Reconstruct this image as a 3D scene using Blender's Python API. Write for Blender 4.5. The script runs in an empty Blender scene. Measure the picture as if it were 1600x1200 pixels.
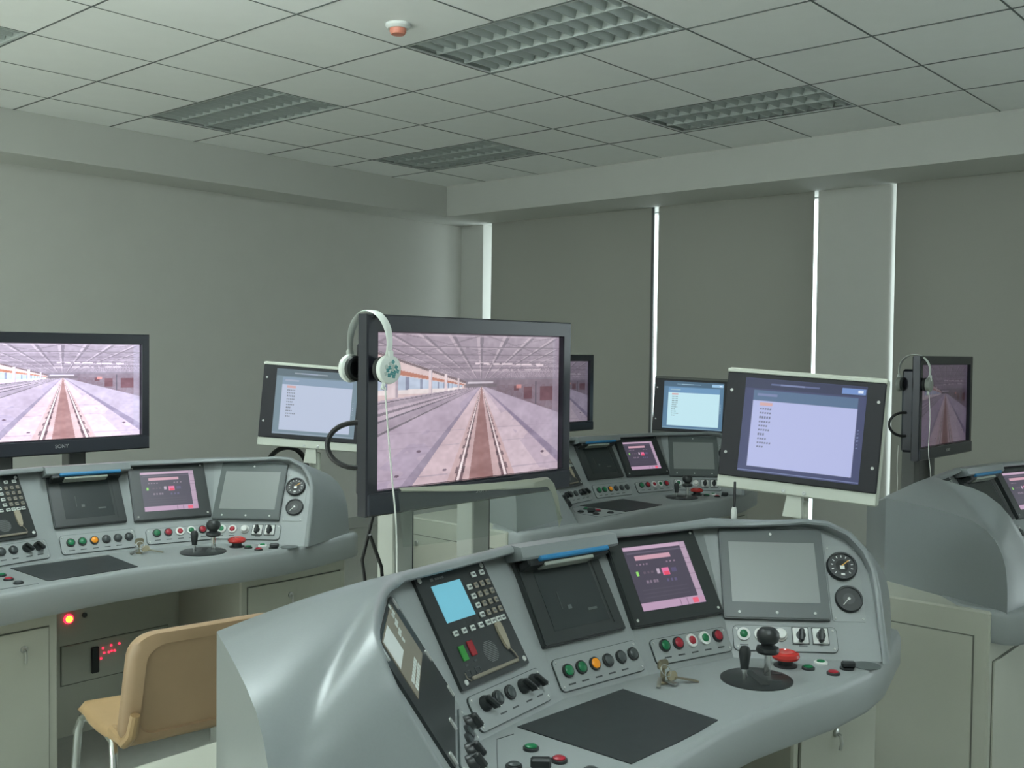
import bpy, bmesh, math, random
import numpy as np
from mathutils import Vector, Matrix

random.seed(7)
np.random.seed(7)
scene = bpy.context.scene
COL = scene.collection
R = math.radians
PI = math.pi

# ------------------------------------------------------------------ camera
CAM_Z = 1.55
cam_d = bpy.data.cameras.new('camera')
cam_d.sensor_width = 36.0
cam_d.lens = 1621.0 / 1600.0 * 36.0
cam_d.clip_start = 0.05
cam = bpy.data.objects.new('camera', cam_d)
COL.objects.link(cam)
_r = Vector((0.66198, -0.74944, 0.01132))
_u = Vector((0.01618, 0.02938, 0.99944))
_b = Vector((-0.74935, -0.66142, 0.03158))
cam.matrix_world = Matrix(((_r.x, _u.x, _b.x, 0), (_r.y, _u.y, _b.y, 0), (_r.z, _u.z, _b.z, CAM_Z), (0, 0, 0, 1)))
scene.camera = cam

# ------------------------------------------------------------------ view + world
scene.view_settings.view_transform = 'Standard'
scene.view_settings.look = 'None'
scene.view_settings.exposure = 0.0
scene.view_settings.gamma = 1.0
scene.view_settings.use_curve_mapping = False
world = bpy.data.worlds.new('overcast_sky')
scene.world = world
world.use_nodes = True
bg = world.node_tree.nodes['Background']
bg.inputs[0].default_value = (0.90, 0.97, 1.0, 1)
bg.inputs[1].default_value = 4.2

# room extents (metres)
XW, YW = 7.12, 6.95          # window wall, left wall
XB, YF = -2.6, -3.2          # walls behind the camera
ZC = CAM_Z + 1.445           # tiled ceiling
ZS = CAM_Z + 1.180           # underside of the bulkhead
XF, YFA = 6.51, 6.54         # bulkhead faces


def area(name, loc, rot, sx, sy, power, col):
    d = bpy.data.lights.new(name, 'AREA')
    d.shape = 'RECTANGLE'; d.size = sx; d.size_y = sy; d.energy = power; d.color = col
    o = bpy.data.objects.new(name, d)
    o.location = loc; o.rotation_euler = rot
    COL.objects.link(o)
    return o


# daylight entering through the windows behind the photographer
area('window_daylight_back', (XB + 0.08, 3.9, 1.75), (0, R(-125), 0), 1.5, 4.4, 6, (0.90, 0.98, 1.0))

# sun falling through the windows behind the photographer onto the floor there
sun_d = bpy.data.lights.new('sun', 'SUN')
sun_d.energy = 62.0
sun_d.angle = R(1.0)
sun_d.color = (1.0, 0.98, 0.92)
sun = bpy.data.objects.new('sun', sun_d)
sun.rotation_euler = (0, R(-46), R(-4))
COL.objects.link(sun)

# ------------------------------------------------------------------ helpers
def srgb(r, g, b):
    def f(c):
        c /= 255.0
        return c / 12.92 if c <= 0.04045 else ((c + 0.055) / 1.055) ** 2.4
    return (f(r), f(g), f(b))


def mat(name, col, rough=0.6, metal=0.0, noise=0.0, nscale=40.0, bump=0.0, spec=0.5, emit=None, estr=0.0, coat=0.0):
    m = bpy.data.materials.new(name)
    m.use_nodes = True
    nt = m.node_tree
    p = nt.nodes['Principled BSDF']
    p.inputs['Base Color'].default_value = (*col, 1)
    p.inputs['Roughness'].default_value = rough
    p.inputs['Metallic'].default_value = metal
    p.inputs['Specular IOR Level'].default_value = spec
    p.inputs['Coat Weight'].default_value = coat
    if emit:
        p.inputs['Emission Color'].default_value = (*emit, 1)
        p.inputs['Emission Strength'].default_value = estr
    if noise > 0 or bump > 0:
        tc = nt.nodes.new('ShaderNodeTexCoord')
        n = nt.nodes.new('ShaderNodeTexNoise')
        n.inputs['Scale'].default_value = nscale
        n.inputs['Detail'].default_value = 4
        nt.links.new(tc.outputs['Object'], n.inputs['Vector'])
        if noise > 0:
            mx = nt.nodes.new('ShaderNodeMix')
            mx.data_type = 'RGBA'
            mx.inputs['A'].default_value = (*[c * (1 - noise) for c in col], 1)
            mx.inputs['B'].default_value = (*[min(1, c * (1 + noise)) for c in col], 1)
            nt.links.new(n.outputs['Fac'], mx.inputs['Factor'])
            nt.links.new(mx.outputs['Result'], p.inputs['Base Color'])
        if bump > 0:
            b = nt.nodes.new('ShaderNodeBump')
            b.inputs['Strength'].default_value = bump
            b.inputs['Distance'].default_value = 0.002
            nt.links.new(n.outputs['Fac'], b.inputs['Height'])
            nt.links.new(b.outputs['Normal'], p.inputs['Normal'])
    return m


def screen_mat(name, strength, tint=(1, 1, 1)):
    """a lit display: the picture is stored as a colour attribute on the screen mesh"""
    m = bpy.data.materials.new(name)
    m.use_nodes = True
    nt = m.node_tree
    p = nt.nodes['Principled BSDF']
    a = nt.nodes.new('ShaderNodeAttribute')
    a.attribute_name = 'picture'
    mul = nt.nodes.new('ShaderNodeMix')
    mul.data_type = 'RGBA'; mul.blend_type = 'MULTIPLY'
    mul.inputs['Factor'].default_value = 1.0
    mul.inputs['B'].default_value = (*tint, 1)
    nt.links.new(a.outputs['Color'], mul.inputs['A'])
    p.inputs['Base Color'].default_value = (0.01, 0.01, 0.012, 1)
    p.inputs['Roughness'].default_value = 0.35
    nt.links.new(mul.outputs['Result'], p.inputs['Emission Color'])
    p.inputs['Emission Strength'].default_value = strength
    return m


class MB:
    """collects shapes into one mesh"""
    def __init__(s):
        s.bm = bmesh.new(); s.mi = 0

    def _tag(s, faces):
        for f in faces:
            f.material_index = s.mi
        return s

    def verts_faces(s, vs, fs):
        v = [s.bm.verts.new(p) for p in vs]
        out = []
        for f in fs:
            try:
                out.append(s.bm.faces.new([v[i] for i in f]))
            except ValueError:
                pass
        return s._tag(out)

    def box(s, c, d, bevel=0.0, rot=None, seg=1):
        x, y, z = d[0] / 2, d[1] / 2, d[2] / 2
        t = bmesh.new()
        bmesh.ops.create_cube(t, size=1.0)
        for v in t.verts:
            v.co = Vector((v.co.x * d[0], v.co.y * d[1], v.co.z * d[2]))
        if bevel > 0:
            bmesh.ops.bevel(t, geom=list(t.edges), offset=bevel, segments=seg, affect='EDGES', profile=0.6)
        M = Matrix.Translation(Vector(c))
        if rot is not None:
            M = M @ rot
        t.transform(M)
        s._merge(t)
        return s

    def _merge(s, t):
        t.verts.index_update()
        vs = [s.bm.verts.new(v.co) for v in t.verts]
        fs = []
        for f in t.faces:
            fs.append(s.bm.faces.new([vs[v.index] for v in f.verts]))
        s._tag(fs)
        t.free()

    def lathe(s, prof, seg=20, M=None):
        """prof: list of (radius, z); closed with caps where radius > 0"""
        M = M or Matrix.Identity(4)
        rings = []
        for r, z in prof:
            if r < 1e-6:
                rings.append([s.bm.verts.new(M @ Vector((0, 0, z)))])
            else:
                rings.append([s.bm.verts.new(M @ Vector((r * math.cos(2 * PI * i / seg), r * math.sin(2 * PI * i / seg), z))) for i in range(seg)])
        fs = []
        for a, b in zip(rings, rings[1:]):
            for i in range(seg):
                j = (i + 1) % seg
                if len(a) == 1 and len(b) == 1:
                    continue
                if len(a) == 1:
                    fs.append(s.bm.faces.new([a[0], b[j], b[i]]))
                elif len(b) == 1:
                    fs.append(s.bm.faces.new([a[i], a[j], b[0]]))
                else:
                    fs.append(s.bm.faces.new([a[i], a[j], b[j], b[i]]))
        if len(rings[0]) > 1:
            fs.append(s.bm.faces.new(list(reversed(rings[0]))))
        if len(rings[-1]) > 1:
            fs.append(s.bm.faces.new(rings[-1]))
        return s._tag(fs)

    def cyl(s, p0, p1, r0, r1=None, seg=14):
        p0, p1 = Vector(p0), Vector(p1)
        r1 = r0 if r1 is None else r1
        d = p1 - p0
        q = d.to_track_quat('Z', 'Y').to_matrix().to_4x4()
        return s.lathe([(r0, 0), (r1, d.length)], seg, Matrix.Translation(p0) @ q)

    def tube(s, pts, r, seg=8, closed=False):
        pts = [Vector(p) for p in pts]
        n = len(pts)
        rings = []
        prev = None
        for i, p in enumerate(pts):
            a = pts[i - 1] if i > 0 else (pts[-1] if closed else pts[0])
            b = pts[i + 1] if i < n - 1 else (pts[0] if closed else pts[-1])
            t = (b - a).normalized()
            if prev is None:
                u = t.cross(Vector((0, 0, 1)))
                if u.length < 1e-3:
                    u = t.cross(Vector((1, 0, 0)))
            else:
                u = prev - t * prev.dot(t)
            u.normalize(); prev = u
            w = t.cross(u)
            rr = r[i] if isinstance(r, (list, tuple)) else r
            rings.append([s.bm.verts.new(p + u * rr * math.cos(2 * PI * k / seg) + w * rr * math.sin(2 * PI * k / seg)) for k in range(seg)])
        fs = []
        pairs = list(zip(rings, rings[1:]))
        if closed:
            pairs.append((rings[-1], rings[0]))
        for a, b in pairs:
            for k in range(seg):
                j = (k + 1) % seg
                fs.append(s.bm.faces.new([a[k], a[j], b[j], b[k]]))
        if not closed:
            fs.append(s.bm.faces.new(list(reversed(rings[0]))))
            fs.append(s.bm.faces.new(rings[-1]))
        return s._tag(fs)

    def prism(s, poly, z0, z1, M=None):
        M = M or Matrix.Identity(4)
        a = [s.bm.verts.new(M @ Vector((p[0], p[1], z0))) for p in poly]
        b = [s.bm.verts.new(M @ Vector((p[0], p[1], z1))) for p in poly]
        n = len(poly)
        fs = [s.bm.faces.new(list(reversed(a))), s.bm.faces.new(b)]
        for i in range(n):
            j = (i + 1) % n
            fs.append(s.bm.faces.new([a[i], a[j], b[j], b[i]]))
        return s._tag(fs)

    def grid(s, rows, close_u=False):
        vs = [[s.bm.verts.new(p) for p in r] for r in rows]
        fs = []
        n = len(vs[0])
        for a, b in zip(vs, vs[1:]):
            for i in range(n if close_u else n - 1):
                j = (i + 1) % n
                fs.append(s.bm.faces.new([a[i], a[j], b[j], b[i]]))
        return s._tag(fs)

    def mesh(s, name, smooth=35, fix=True):
        if fix:
            bmesh.ops.recalc_face_normals(s.bm, faces=s.bm.faces)
        me = bpy.data.meshes.new(name)
        s.bm.to_mesh(me)
        s.bm.free()
        if smooth:
            me.shade_smooth()
            me.set_sharp_from_angle(angle=R(smooth))
        return me


def link(name, me, mats, parent=None, M=None, label=None):
    if mats is not None and len(me.materials) == 0:
        for m in (mats if isinstance(mats, (list, tuple)) else [mats]):
            me.materials.append(m)
    o = bpy.data.objects.new(name, me)
    COL.objects.link(o)
    if parent is not None:
        o.parent = parent
    if M is not None:
        o.matrix_basis = M
    if label:
        o['label'] = label
    return o


def obj(name, mb, mats, parent=None, M=None, smooth=35, label=None):
    return link(name, mb.mesh(name, smooth), mats, parent, M, label)


def tag(o, label, cat, group=None):
    o['label'] = label; o['category'] = cat
    if group:
        o['group'] = group
    return o


def thing(name, label, cat, loc=(0, 0, 0), rz=0.0, group=None):
    o = bpy.data.objects.new(name, None)
    o.empty_display_size = 0.1
    COL.objects.link(o)
    o.location = loc; o.rotation_euler = (0, 0, rz)
    return tag(o, label, cat, group)


def struct(name, mb, m, parent=None, smooth=0, M=None):
    o = obj(name, mb, m, parent, M, smooth)
    if parent is None:
        o['kind'] = 'structure'
    return o


def copy_tree(o, parent=None):
    c = o.copy()
    COL.objects.link(c)
    c.parent = parent
    for ch in list(o.children):
        copy_tree(ch, c)
    return c


def T(x, y, z):
    return Matrix.Translation(Vector((x, y, z)))


def picture_mesh(name, w, h, img):
    """flat display w x h centred on the origin in its xy plane, facing +z; img rows run top to bottom"""
    ny, nx, _ = img.shape
    xs = np.linspace(-w / 2, w / 2, nx); ys = np.linspace(h / 2, -h / 2, ny)
    X, Y = np.meshgrid(xs, ys)
    co = np.zeros((ny * nx, 3), np.float32)
    co[:, 0] = X.ravel(); co[:, 1] = Y.ravel()
    idx = np.arange(ny * nx).reshape(ny, nx)
    q = np.stack([idx[1:, :-1], idx[1:, 1:], idx[:-1, 1:], idx[:-1, :-1]], -1).reshape(-1, 4)
    me = bpy.data.meshes.new(name)
    me.vertices.add(len(co)); me.vertices.foreach_set('co', co.ravel())
    me.loops.add(q.size); me.loops.foreach_set('vertex_index', q.ravel().astype(np.int32))
    me.polygons.add(len(q))
    me.polygons.foreach_set('loop_start', np.arange(0, q.size, 4, dtype=np.int32))
    me.update(calc_edges=True)
    at = me.color_attributes.new('picture', 'FLOAT_COLOR', 'POINT')
    c = np.clip(img.reshape(-1, 3) / 255.0, 0, 1)
    lin = np.where(c <= 0.04045, c / 12.92, ((c + 0.055) / 1.055) ** 2.4)
    at.data.foreach_set('color', np.concatenate([lin, np.ones((len(lin), 1))], 1).astype(np.float32).ravel())
    return me


# ------------------------------------------------------------------ materials
M_ = {}
M_['wall'] = mat('wall_paint', (0.60, 0.60, 0.56), 0.85, noise=0.03, nscale=6)
M_['bulk'] = mat('bulkhead_paint', (0.56, 0.565, 0.53), 0.8, noise=0.02, nscale=6)
M_['tile'] = mat('ceiling_tile', (0.86, 0.87, 0.85), 0.85, noise=0.025, nscale=9, bump=0.05)
M_['groove'] = mat('ceiling_grid_shadow_gap', (0.05, 0.06, 0.058), 0.8)
M_['floor'] = mat('floor_vinyl', (0.36, 0.375, 0.34), 0.35, noise=0.08, nscale=25)
M_['base'] = mat('skirting', (0.35, 0.36, 0.33), 0.5)
M_['blind'] = mat('roller_blind_fabric', (0.215, 0.22, 0.20), 0.9, noise=0.05, nscale=14)
M_['blindbar'] = mat('blind_bar', (0.10, 0.11, 0.11), 0.5)
M_['frame'] = mat('window_frame_metal', (0.5, 0.52, 0.52), 0.4, 0.3)
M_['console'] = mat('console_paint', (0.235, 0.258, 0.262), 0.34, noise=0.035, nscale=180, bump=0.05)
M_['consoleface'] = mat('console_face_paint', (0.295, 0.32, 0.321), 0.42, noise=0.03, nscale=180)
M_['plate'] = mat('control_plate', (0.31, 0.335, 0.335), 0.4, noise=0.02, nscale=90)
M_['platedge'] = mat('plate_edge', (0.05, 0.065, 0.065), 0.5)
M_['cream'] = mat('cabinet_cream', (0.47, 0.48, 0.41), 0.5, noise=0.03, nscale=12)
M_['seam'] = mat('cabinet_seam', (0.15, 0.155, 0.13), 0.7)
M_['black'] = mat('black_plastic', (0.022, 0.026, 0.027), 0.38)
M_['blackplate'] = mat('black_panel', (0.026, 0.031, 0.032), 0.34, noise=0.1, nscale=60)
M_['bezel'] = mat('display_bezel', (0.030, 0.036, 0.037), 0.34)
M_['bezelgrey'] = mat('display_bezel_grey', (0.085, 0.10, 0.10), 0.4)
M_['dark_screen'] = mat('dark_screen', (0.030, 0.038, 0.040), 0.22)
M_['grey_screen'] = mat('grey_screen', (0.225, 0.24, 0.237), 0.3)
M_['mat'] = mat('desk_mat', (0.028, 0.034, 0.036), 0.48, noise=0.25, nscale=30)
M_['chrome'] = mat('chrome', (0.75, 0.76, 0.75), 0.14, 1.0)
M_['steel'] = mat('steel', (0.55, 0.56, 0.54), 0.3, 1.0)
M_['brass'] = mat('key_brass', (0.45, 0.40, 0.29), 0.32, 1.0)
M_['white'] = mat('white_plastic', (0.72, 0.74, 0.72), 0.4)
M_['screw'] = mat('screw_head', (0.62, 0.64, 0.62), 0.35, 0.3)
M_['keycap'] = mat('keycap_white', (0.62, 0.66, 0.63), 0.5)
M_['keycaptan'] = mat('keycap_tan', (0.30, 0.27, 0.215), 0.5)
M_['keyink'] = mat('keycap_print', (0.12, 0.13, 0.13), 0.6)
M_['lcd'] = mat('cyan_lcd', srgb(60, 120, 140), 0.3, emit=srgb(118, 186, 204), estr=0.72)
M_['green'] = mat('lamp_green', (0.008, 0.17, 0.065), 0.3)
M_['red'] = mat('lamp_red', (0.36, 0.018, 0.035), 0.3)
M_['orange'] = mat('lamp_orange', (0.75, 0.27, 0.012), 0.3, emit=(1.0, 0.35, 0.01), estr=0.12)
M_['greylamp'] = mat('lamp_grey', (0.055, 0.066, 0.068), 0.35)
M_['printgrey'] = mat('print_grey', (0.17, 0.18, 0.18), 0.5)
M_['stopred'] = mat('stop_red', (0.60, 0.035, 0.03), 0.25, coat=0.4)
M_['keygreen'] = mat('key_green', (0.03, 0.26, 0.04), 0.4)
M_['keyred'] = mat('key_red', (0.30, 0.012, 0.02), 0.4)
M_['tan'] = mat('handset_tan', (0.34, 0.30, 0.225), 0.5)
M_['brownsheet'] = mat('tan_print_sheet', (0.23, 0.205, 0.16), 0.5)
M_['blue'] = mat('blue_strip', (0.030, 0.21, 0.44), 0.35)
M_['acrylic'] = mat('clear_diffuser', (0.42, 0.45, 0.40), 0.15)
M_['gaugeface'] = mat('gauge_face', (0.012, 0.013, 0.014), 0.25)
M_['gaugegrey'] = mat('gauge_face_grey', (0.055, 0.06, 0.06), 0.3)
M_['needle'] = mat('needle_amber', (0.7, 0.38, 0.08), 0.4)
M_['glassdisc'] = mat('gauge_white_face', (0.75, 0.78, 0.76), 0.3)
M_['tv'] = mat('tv_bezel', (0.020, 0.022, 0.030), 0.26)
M_['tvlow'] = mat('tv_lower_trim', (0.030, 0.034, 0.045), 0.28)
M_['tvlogo'] = mat('tv_logo', (0.42, 0.43, 0.43), 0.3)
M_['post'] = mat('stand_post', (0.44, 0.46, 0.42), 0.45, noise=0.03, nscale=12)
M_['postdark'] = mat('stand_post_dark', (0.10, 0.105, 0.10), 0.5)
M_['monwhite'] = mat('monitor_housing', (0.58, 0.61, 0.53), 0.45)
M_['montop'] = mat('monitor_bezel', (0.016, 0.016, 0.021), 0.5)
M_['mongreen'] = mat('monitor_housing_shade_grey', (0.14, 0.15, 0.135), 0.6)
M_['cable'] = mat('cable_black', (0.012, 0.012, 0.013), 0.5)
M_['cablewhite'] = mat('cable_white', (0.7, 0.72, 0.68), 0.5)
M_['chair'] = mat('chair_tan_vinyl', (0.43, 0.285, 0.145), 0.42, noise=0.05, nscale=30)
M_['chairback'] = mat('chair_back_shell', (0.37, 0.25, 0.15), 0.4, noise=0.04, nscale=30)
M_['ledred'] = mat('red_led', (0.5, 0.0, 0.02), 0.4, emit=(1.0, 0.02, 0.06), estr=3.0)
M_['ledyel'] = mat('lamp_core', (0.9, 0.6, 0.05), 0.4, emit=(1.0, 0.55, 0.03), estr=3.5)
M_['smoke'] = mat('detector_white', (0.62, 0.64, 0.61), 0.5)
M_['smokered'] = mat('detector_lens', (0.62, 0.22, 0.15), 0.4)
M_['lumframe'] = mat('luminaire_frame', (0.52, 0.55, 0.53), 0.4)
M_['lumback'] = mat('luminaire_reflector', (0.42, 0.46, 0.44), 0.5, 0.0)
M_['louvre'] = mat('louvre_blade', (0.44, 0.48, 0.465), 0.45, 0.15)
M_['tubeoff'] = mat('lamp_tube_off', (0.55, 0.58, 0.57), 0.4)
M_['tubeon'] = mat('lit_diffuser', (0.8, 0.8, 0.8), 0.5, emit=(0.86, 1.0, 1.0), estr=32.0)
M_['phonewhite'] = mat('headphone_white', (0.70, 0.74, 0.70), 0.35)
M_['phonegrey'] = mat('headphone_grey', (0.26, 0.28, 0.25), 0.4)
M_['pad'] = mat('ear_pad', (0.015, 0.018, 0.018), 0.6)
M_['teal'] = mat('teal_print', (0.05, 0.26, 0.27), 0.45)
M_['paleprint'] = mat('pale_print', (0.45, 0.52, 0.48), 0.45)
M_['winwhite'] = mat('far_window_glass', (0.6, 0.65, 0.66), 0.3, emit=(0.9, 0.98, 1.0), estr=1.5)

# glass of the window wall
g = bpy.data.materials.new('window_glass'); g.use_nodes = True
_n = g.node_tree.nodes; _n.clear()
_o = _n.new('ShaderNodeOutputMaterial'); _t = _n.new('ShaderNodeBsdfTransparent'); _gl = _n.new('ShaderNodeBsdfGlossy'); _mx = _n.new('ShaderNodeMixShader')
_t.inputs[0].default_value = (0.93, 0.97, 0.96, 1); _gl.inputs['Roughness'].default_value = 0.05
_mx.inputs[0].default_value = 0.06
g.node_tree.links.new(_t.outputs[0], _mx.inputs[1]); g.node_tree.links.new(_gl.outputs[0], _mx.inputs[2]); g.node_tree.links.new(_mx.outputs[0], _o.inputs[0])
M_['glass'] = g
# roller blind cloth: diffuse with a little daylight coming through
g = bpy.data.materials.new('roller_blind_cloth'); g.use_nodes = True
_n = g.node_tree.nodes; _n.clear()
_o = _n.new('ShaderNodeOutputMaterial'); _d = _n.new('ShaderNodeBsdfDiffuse'); _t = _n.new('ShaderNodeBsdfTranslucent'); _mx = _n.new('ShaderNodeMixShader')
_d.inputs[0].default_value = (0.33, 0.33, 0.305, 1); _t.inputs[0].default_value = (0.46, 0.46, 0.41, 1)
_mx.inputs[0].default_value = 0.32
g.node_tree.links.new(_d.outputs[0], _mx.inputs[1]); g.node_tree.links.new(_t.outputs[0], _mx.inputs[2]); g.node_tree.links.new(_mx.outputs[0], _o.inputs[0])
M_['blind'] = g
# clear curled plastic sheet
g = bpy.data.materials.new('clear_plastic'); g.use_nodes = True
_n = g.node_tree.nodes; _n.clear()
_o = _n.new('ShaderNodeOutputMaterial'); _t = _n.new('ShaderNodeBsdfTransparent'); _gl = _n.new('ShaderNodeBsdfPrincipled'); _mx = _n.new('ShaderNodeMixShader')
_t.inputs[0].default_value = (0.92, 0.95, 0.93, 1)
_gl.inputs['Base Color'].default_value = (0.36, 0.40, 0.36, 1); _gl.inputs['Roughness'].default_value = 0.25
_mx.inputs[0].default_value = 0.16
g.node_tree.links.new(_t.outputs[0], _mx.inputs[1]); g.node_tree.links.new(_gl.outputs[0], _mx.inputs[2]); g.node_tree.links.new(_mx.outputs[0], _o.inputs[0])
M_['plastic'] = g
M_['plasticrim'] = mat('plastic_curl', (0.40, 0.42, 0.34), 0.3)

# ------------------------------------------------------------------ room shell
mb = MB().box(((XB + XW + 0.4) / 2, (YF + YW) / 2, -0.05), (XW - XB + 0.8, YW - YF + 0.4, 0.1))
struct('floor', mb, M_['floor'])
mb = MB().box(((XB + XW) / 2, YW + 0.1, 1.6), (XW - XB + 1.2, 0.2, 3.3))
struct('wall_left', mb, M_['wall'])
mb = MB().box(((XB + XW) / 2, YW - 0.006, 0.05), (XW - XB, 0.012, 0.1))
struct('baseboard_left', mb, M_['base'])

# wall behind the camera, with its window openings
def wall_with_window(name, axis, pos, a0, a1, w0, w1, z0, z1, th=0.2, sgn=-1):
    mb = MB()
    def seg(s0, s1, q0, q1):
        c = ((s0 + s1) / 2, (q0 + q1) / 2); d = (s1 - s0, q1 - q0)
        p = pos + sgn * th / 2
        if axis == 'x':
            mb.box((p, c[0], c[1]), (th, d[0], d[1]))
        else:
            mb.box((c[0], p, c[1]), (d[0], th, d[1]))
    seg(a0, w0, 0, 3.25); seg(w1, a1, 0, 3.25); seg(w0, w1, 0, z0); seg(w0, w1, z1, 3.25)
    return struct(name, mb, M_['wall'])


wall_with_window('wall_back', 'x', XB, YF, YW, 1.6, 6.2, 0.95, 2.55)
struct('wall_front', MB().box(((XB + XW) / 2, YF - 0.1, 1.62), (XW - XB + 0.8, 0.2, 3.25)), M_['wall'])
for nm, axis, pos, s0, s1 in (('window_1', 'x', XB - 0.06, 1.6, 6.2),):
    mb = MB()
    n = 4
    for i in range(n + 1):
        c = s0 + (s1 - s0) * i / n
        c = min(max(c, s0 + 0.025), s1 - 0.025)
        if axis == 'x': mb.box((pos, c, 1.75), (0.06, 0.05, 1.6))
        else: mb.box((c, pos, 1.75), (0.05, 0.06, 1.6))
    for z in (0.975, 2.525):
        if axis == 'x': mb.box((pos, (s0 + s1) / 2, z), (0.06, s1 - s0, 0.05))
        else: mb.box(((s0 + s1) / 2, pos, z), (s1 - s0, 0.06, 0.05))
    w = struct(nm, mb, M_['frame'])
    for i in range(n):
        a = s0 + (s1 - s0) * i / n + 0.025; b = s0 + (s1 - s0) * (i + 1) / n - 0.025
        mb = MB()
        if axis == 'x': mb.box((pos, (a + b) / 2, 1.75), (0.008, b - a, 1.52))
        else: mb.box(((a + b) / 2, pos, 1.75), (b - a, 0.008, 1.52))
        obj('pane', mb, M_['glass'], w, smooth=0)

# window wall: corner pier, pillar between the windows, head and sill
PIER0 = 6.665
PIL0, PIL1 = 2.795, 3.345
mb = MB().box((XW + 0.17, (PIER0 + YW + 0.2) / 2, 1.5), (0.34, YW + 0.2 - PIER0, 3.0), 0.012, seg=2)
struct('wall_window_pier', mb, M_['bulk'], smooth=35)
mb = MB().box((XW + 0.16, (PIL0 + PIL1) / 2, 1.5), (0.36, PIL1 - PIL0, 3.0), 0.03, seg=4)
struct('wall_window_pillar', mb, M_['bulk'], smooth=35)
mb = MB().box((XW + 0.27, (YF + PIER0) / 2, 0.05), (0.2, PIER0 - YF, 0.1)).box((XW + 0.27, (YF + PIER0) / 2, 2.98), (0.2, PIER0 - YF, 0.4))
struct('wall_window_sill_and_head', mb, M_['bulk'])
for nm, y0, y1, n in (('window_2', PIL1, PIER0, 3), ('window_3', YF, PIL0, 5)):
    mb = MB()
    xg = XW + 0.26
    for i in range(n + 1):
        c = min(max(y0 + (y1 - y0) * i / n, y0 + 0.02), y1 - 0.02)
        if i in (0, n):
            mb.box((xg, c, 1.45), (0.06, 0.04, 2.7))
        else:
            mb.box((xg, c + 0.30, 1.45), (0.06, 0.05, 2.7))
    for z in (0.125, 2.755):
        mb.box((xg, (y0 + y1) / 2, z), (0.06, y1 - y0, 0.05))
    w = struct(nm, mb, M_['frame'])
    for i in range(n):
        a = y0 + (y1 - y0) * i / n + (0.325 if i else 0.04); b = y0 + (y1 - y0) * (i + 1) / n + (0.275 if i < n - 1 else -0.04)
        obj('pane', MB().box((xg, (a + b) / 2, 1.44), (0.008, b - a, 2.58)), M_['glass'], w, smooth=0)

# bulkhead round the tiled field
mb = MB().box(((XF + XW + 0.4) / 2, (YF + YFA) / 2, (ZS + 3.25) / 2), (XW + 0.4 - XF, YFA - YF, 3.25 - ZS))
struct('trim_1', mb, M_['bulk'])
mb = MB().box(((XB + XW + 0.4) / 2, (YFA + YW) / 2, (ZS + 3.25) / 2), (XW + 0.4 - XB, YW - YFA, 3.25 - ZS))
struct('trim_2', mb, M_['bulk'])

# suspended ceiling: slab with a dark shadow grid, one object per tile
mb = MB().box(((XB + XF) / 2, (YF + YFA) / 2, ZC + 0.21), (XF - XB, YFA - YF, 0.2))
ceiling = struct('ceiling', mb, M_['groove'])
GX, GY = 0.619, 0.592
gx = [5.862 + GX * k for k in range(-14, 1)]
gx = [x for x in gx if x > XB] ; gx = [XB] + gx + [XF]
gy = [2.525 + GY * k for k in range(-12, 8)]
gy = [y for y in gy if YF < y < YFA - 0.05]; gy = [YF] + gy + [YFA]
LUM = [(5.243, 2.525), (5.243, 4.893), (3.386, 2.525), (3.386, 4.893), (1.529, 4.893), (5.243, 0.157), (3.386, 0.157)]
def is_lum(x, y):
    for lx, ly in LUM:
        if lx - 0.02 < x < lx + GX - 0.02 and ly - 0.02 < y < ly + 2 * GY - 0.02:
            return True
    return False
_tc = {}
for i in range(len(gx) - 1):
    for j in range(len(gy) - 1):
        if is_lum(gx[i] + 0.01, gy[j] + 0.01):
            continue
        w, d = gx[i + 1] - gx[i], gy[j + 1] - gy[j]
        k = (round(w, 3), round(d, 3))
        if k not in _tc:
            _tc[k] = MB().box((0, 0, 0), (w - 0.0075, d - 0.0075, 0.024)).mesh('ceiling_tile', 0)
            _tc[k].materials.append(M_['tile'])
        link('ceiling_tile', _tc[k], None, ceiling, T((gx[i] + gx[i + 1]) / 2, (gy[j] + gy[j + 1]) / 2, ZC + 0.012 + random.uniform(-0.001, 0.001)))

# exposed grid bars between the tiles
M_['gridbar'] = mat('ceiling_grid_bar', (0.12, 0.135, 0.13), 0.6)
for x in gx[1:-1]:
    obj('grid_bar', MB().box((x, (YF + YFA) / 2, ZC - 0.0005), (0.0085, YFA - YF, 0.004)), M_['gridbar'], ceiling, smooth=0)
for y in gy[1:-1]:
    x0 = XB
    for lx in sorted(l[0] for l in LUM if l[1] + 0.3 < y < l[1] + 2 * GY - 0.3):
        obj('grid_bar', MB().box(((x0 + lx) / 2, y, ZC), (lx - x0, 0.007, 0.004)), M_['gridbar'], ceiling, smooth=0)
        x0 = lx + GX
    obj('grid_bar', MB().box(((x0 + XF) / 2, y, ZC), (XF - x0, 0.007, 0.004)), M_['gridbar'], ceiling, smooth=0)

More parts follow.
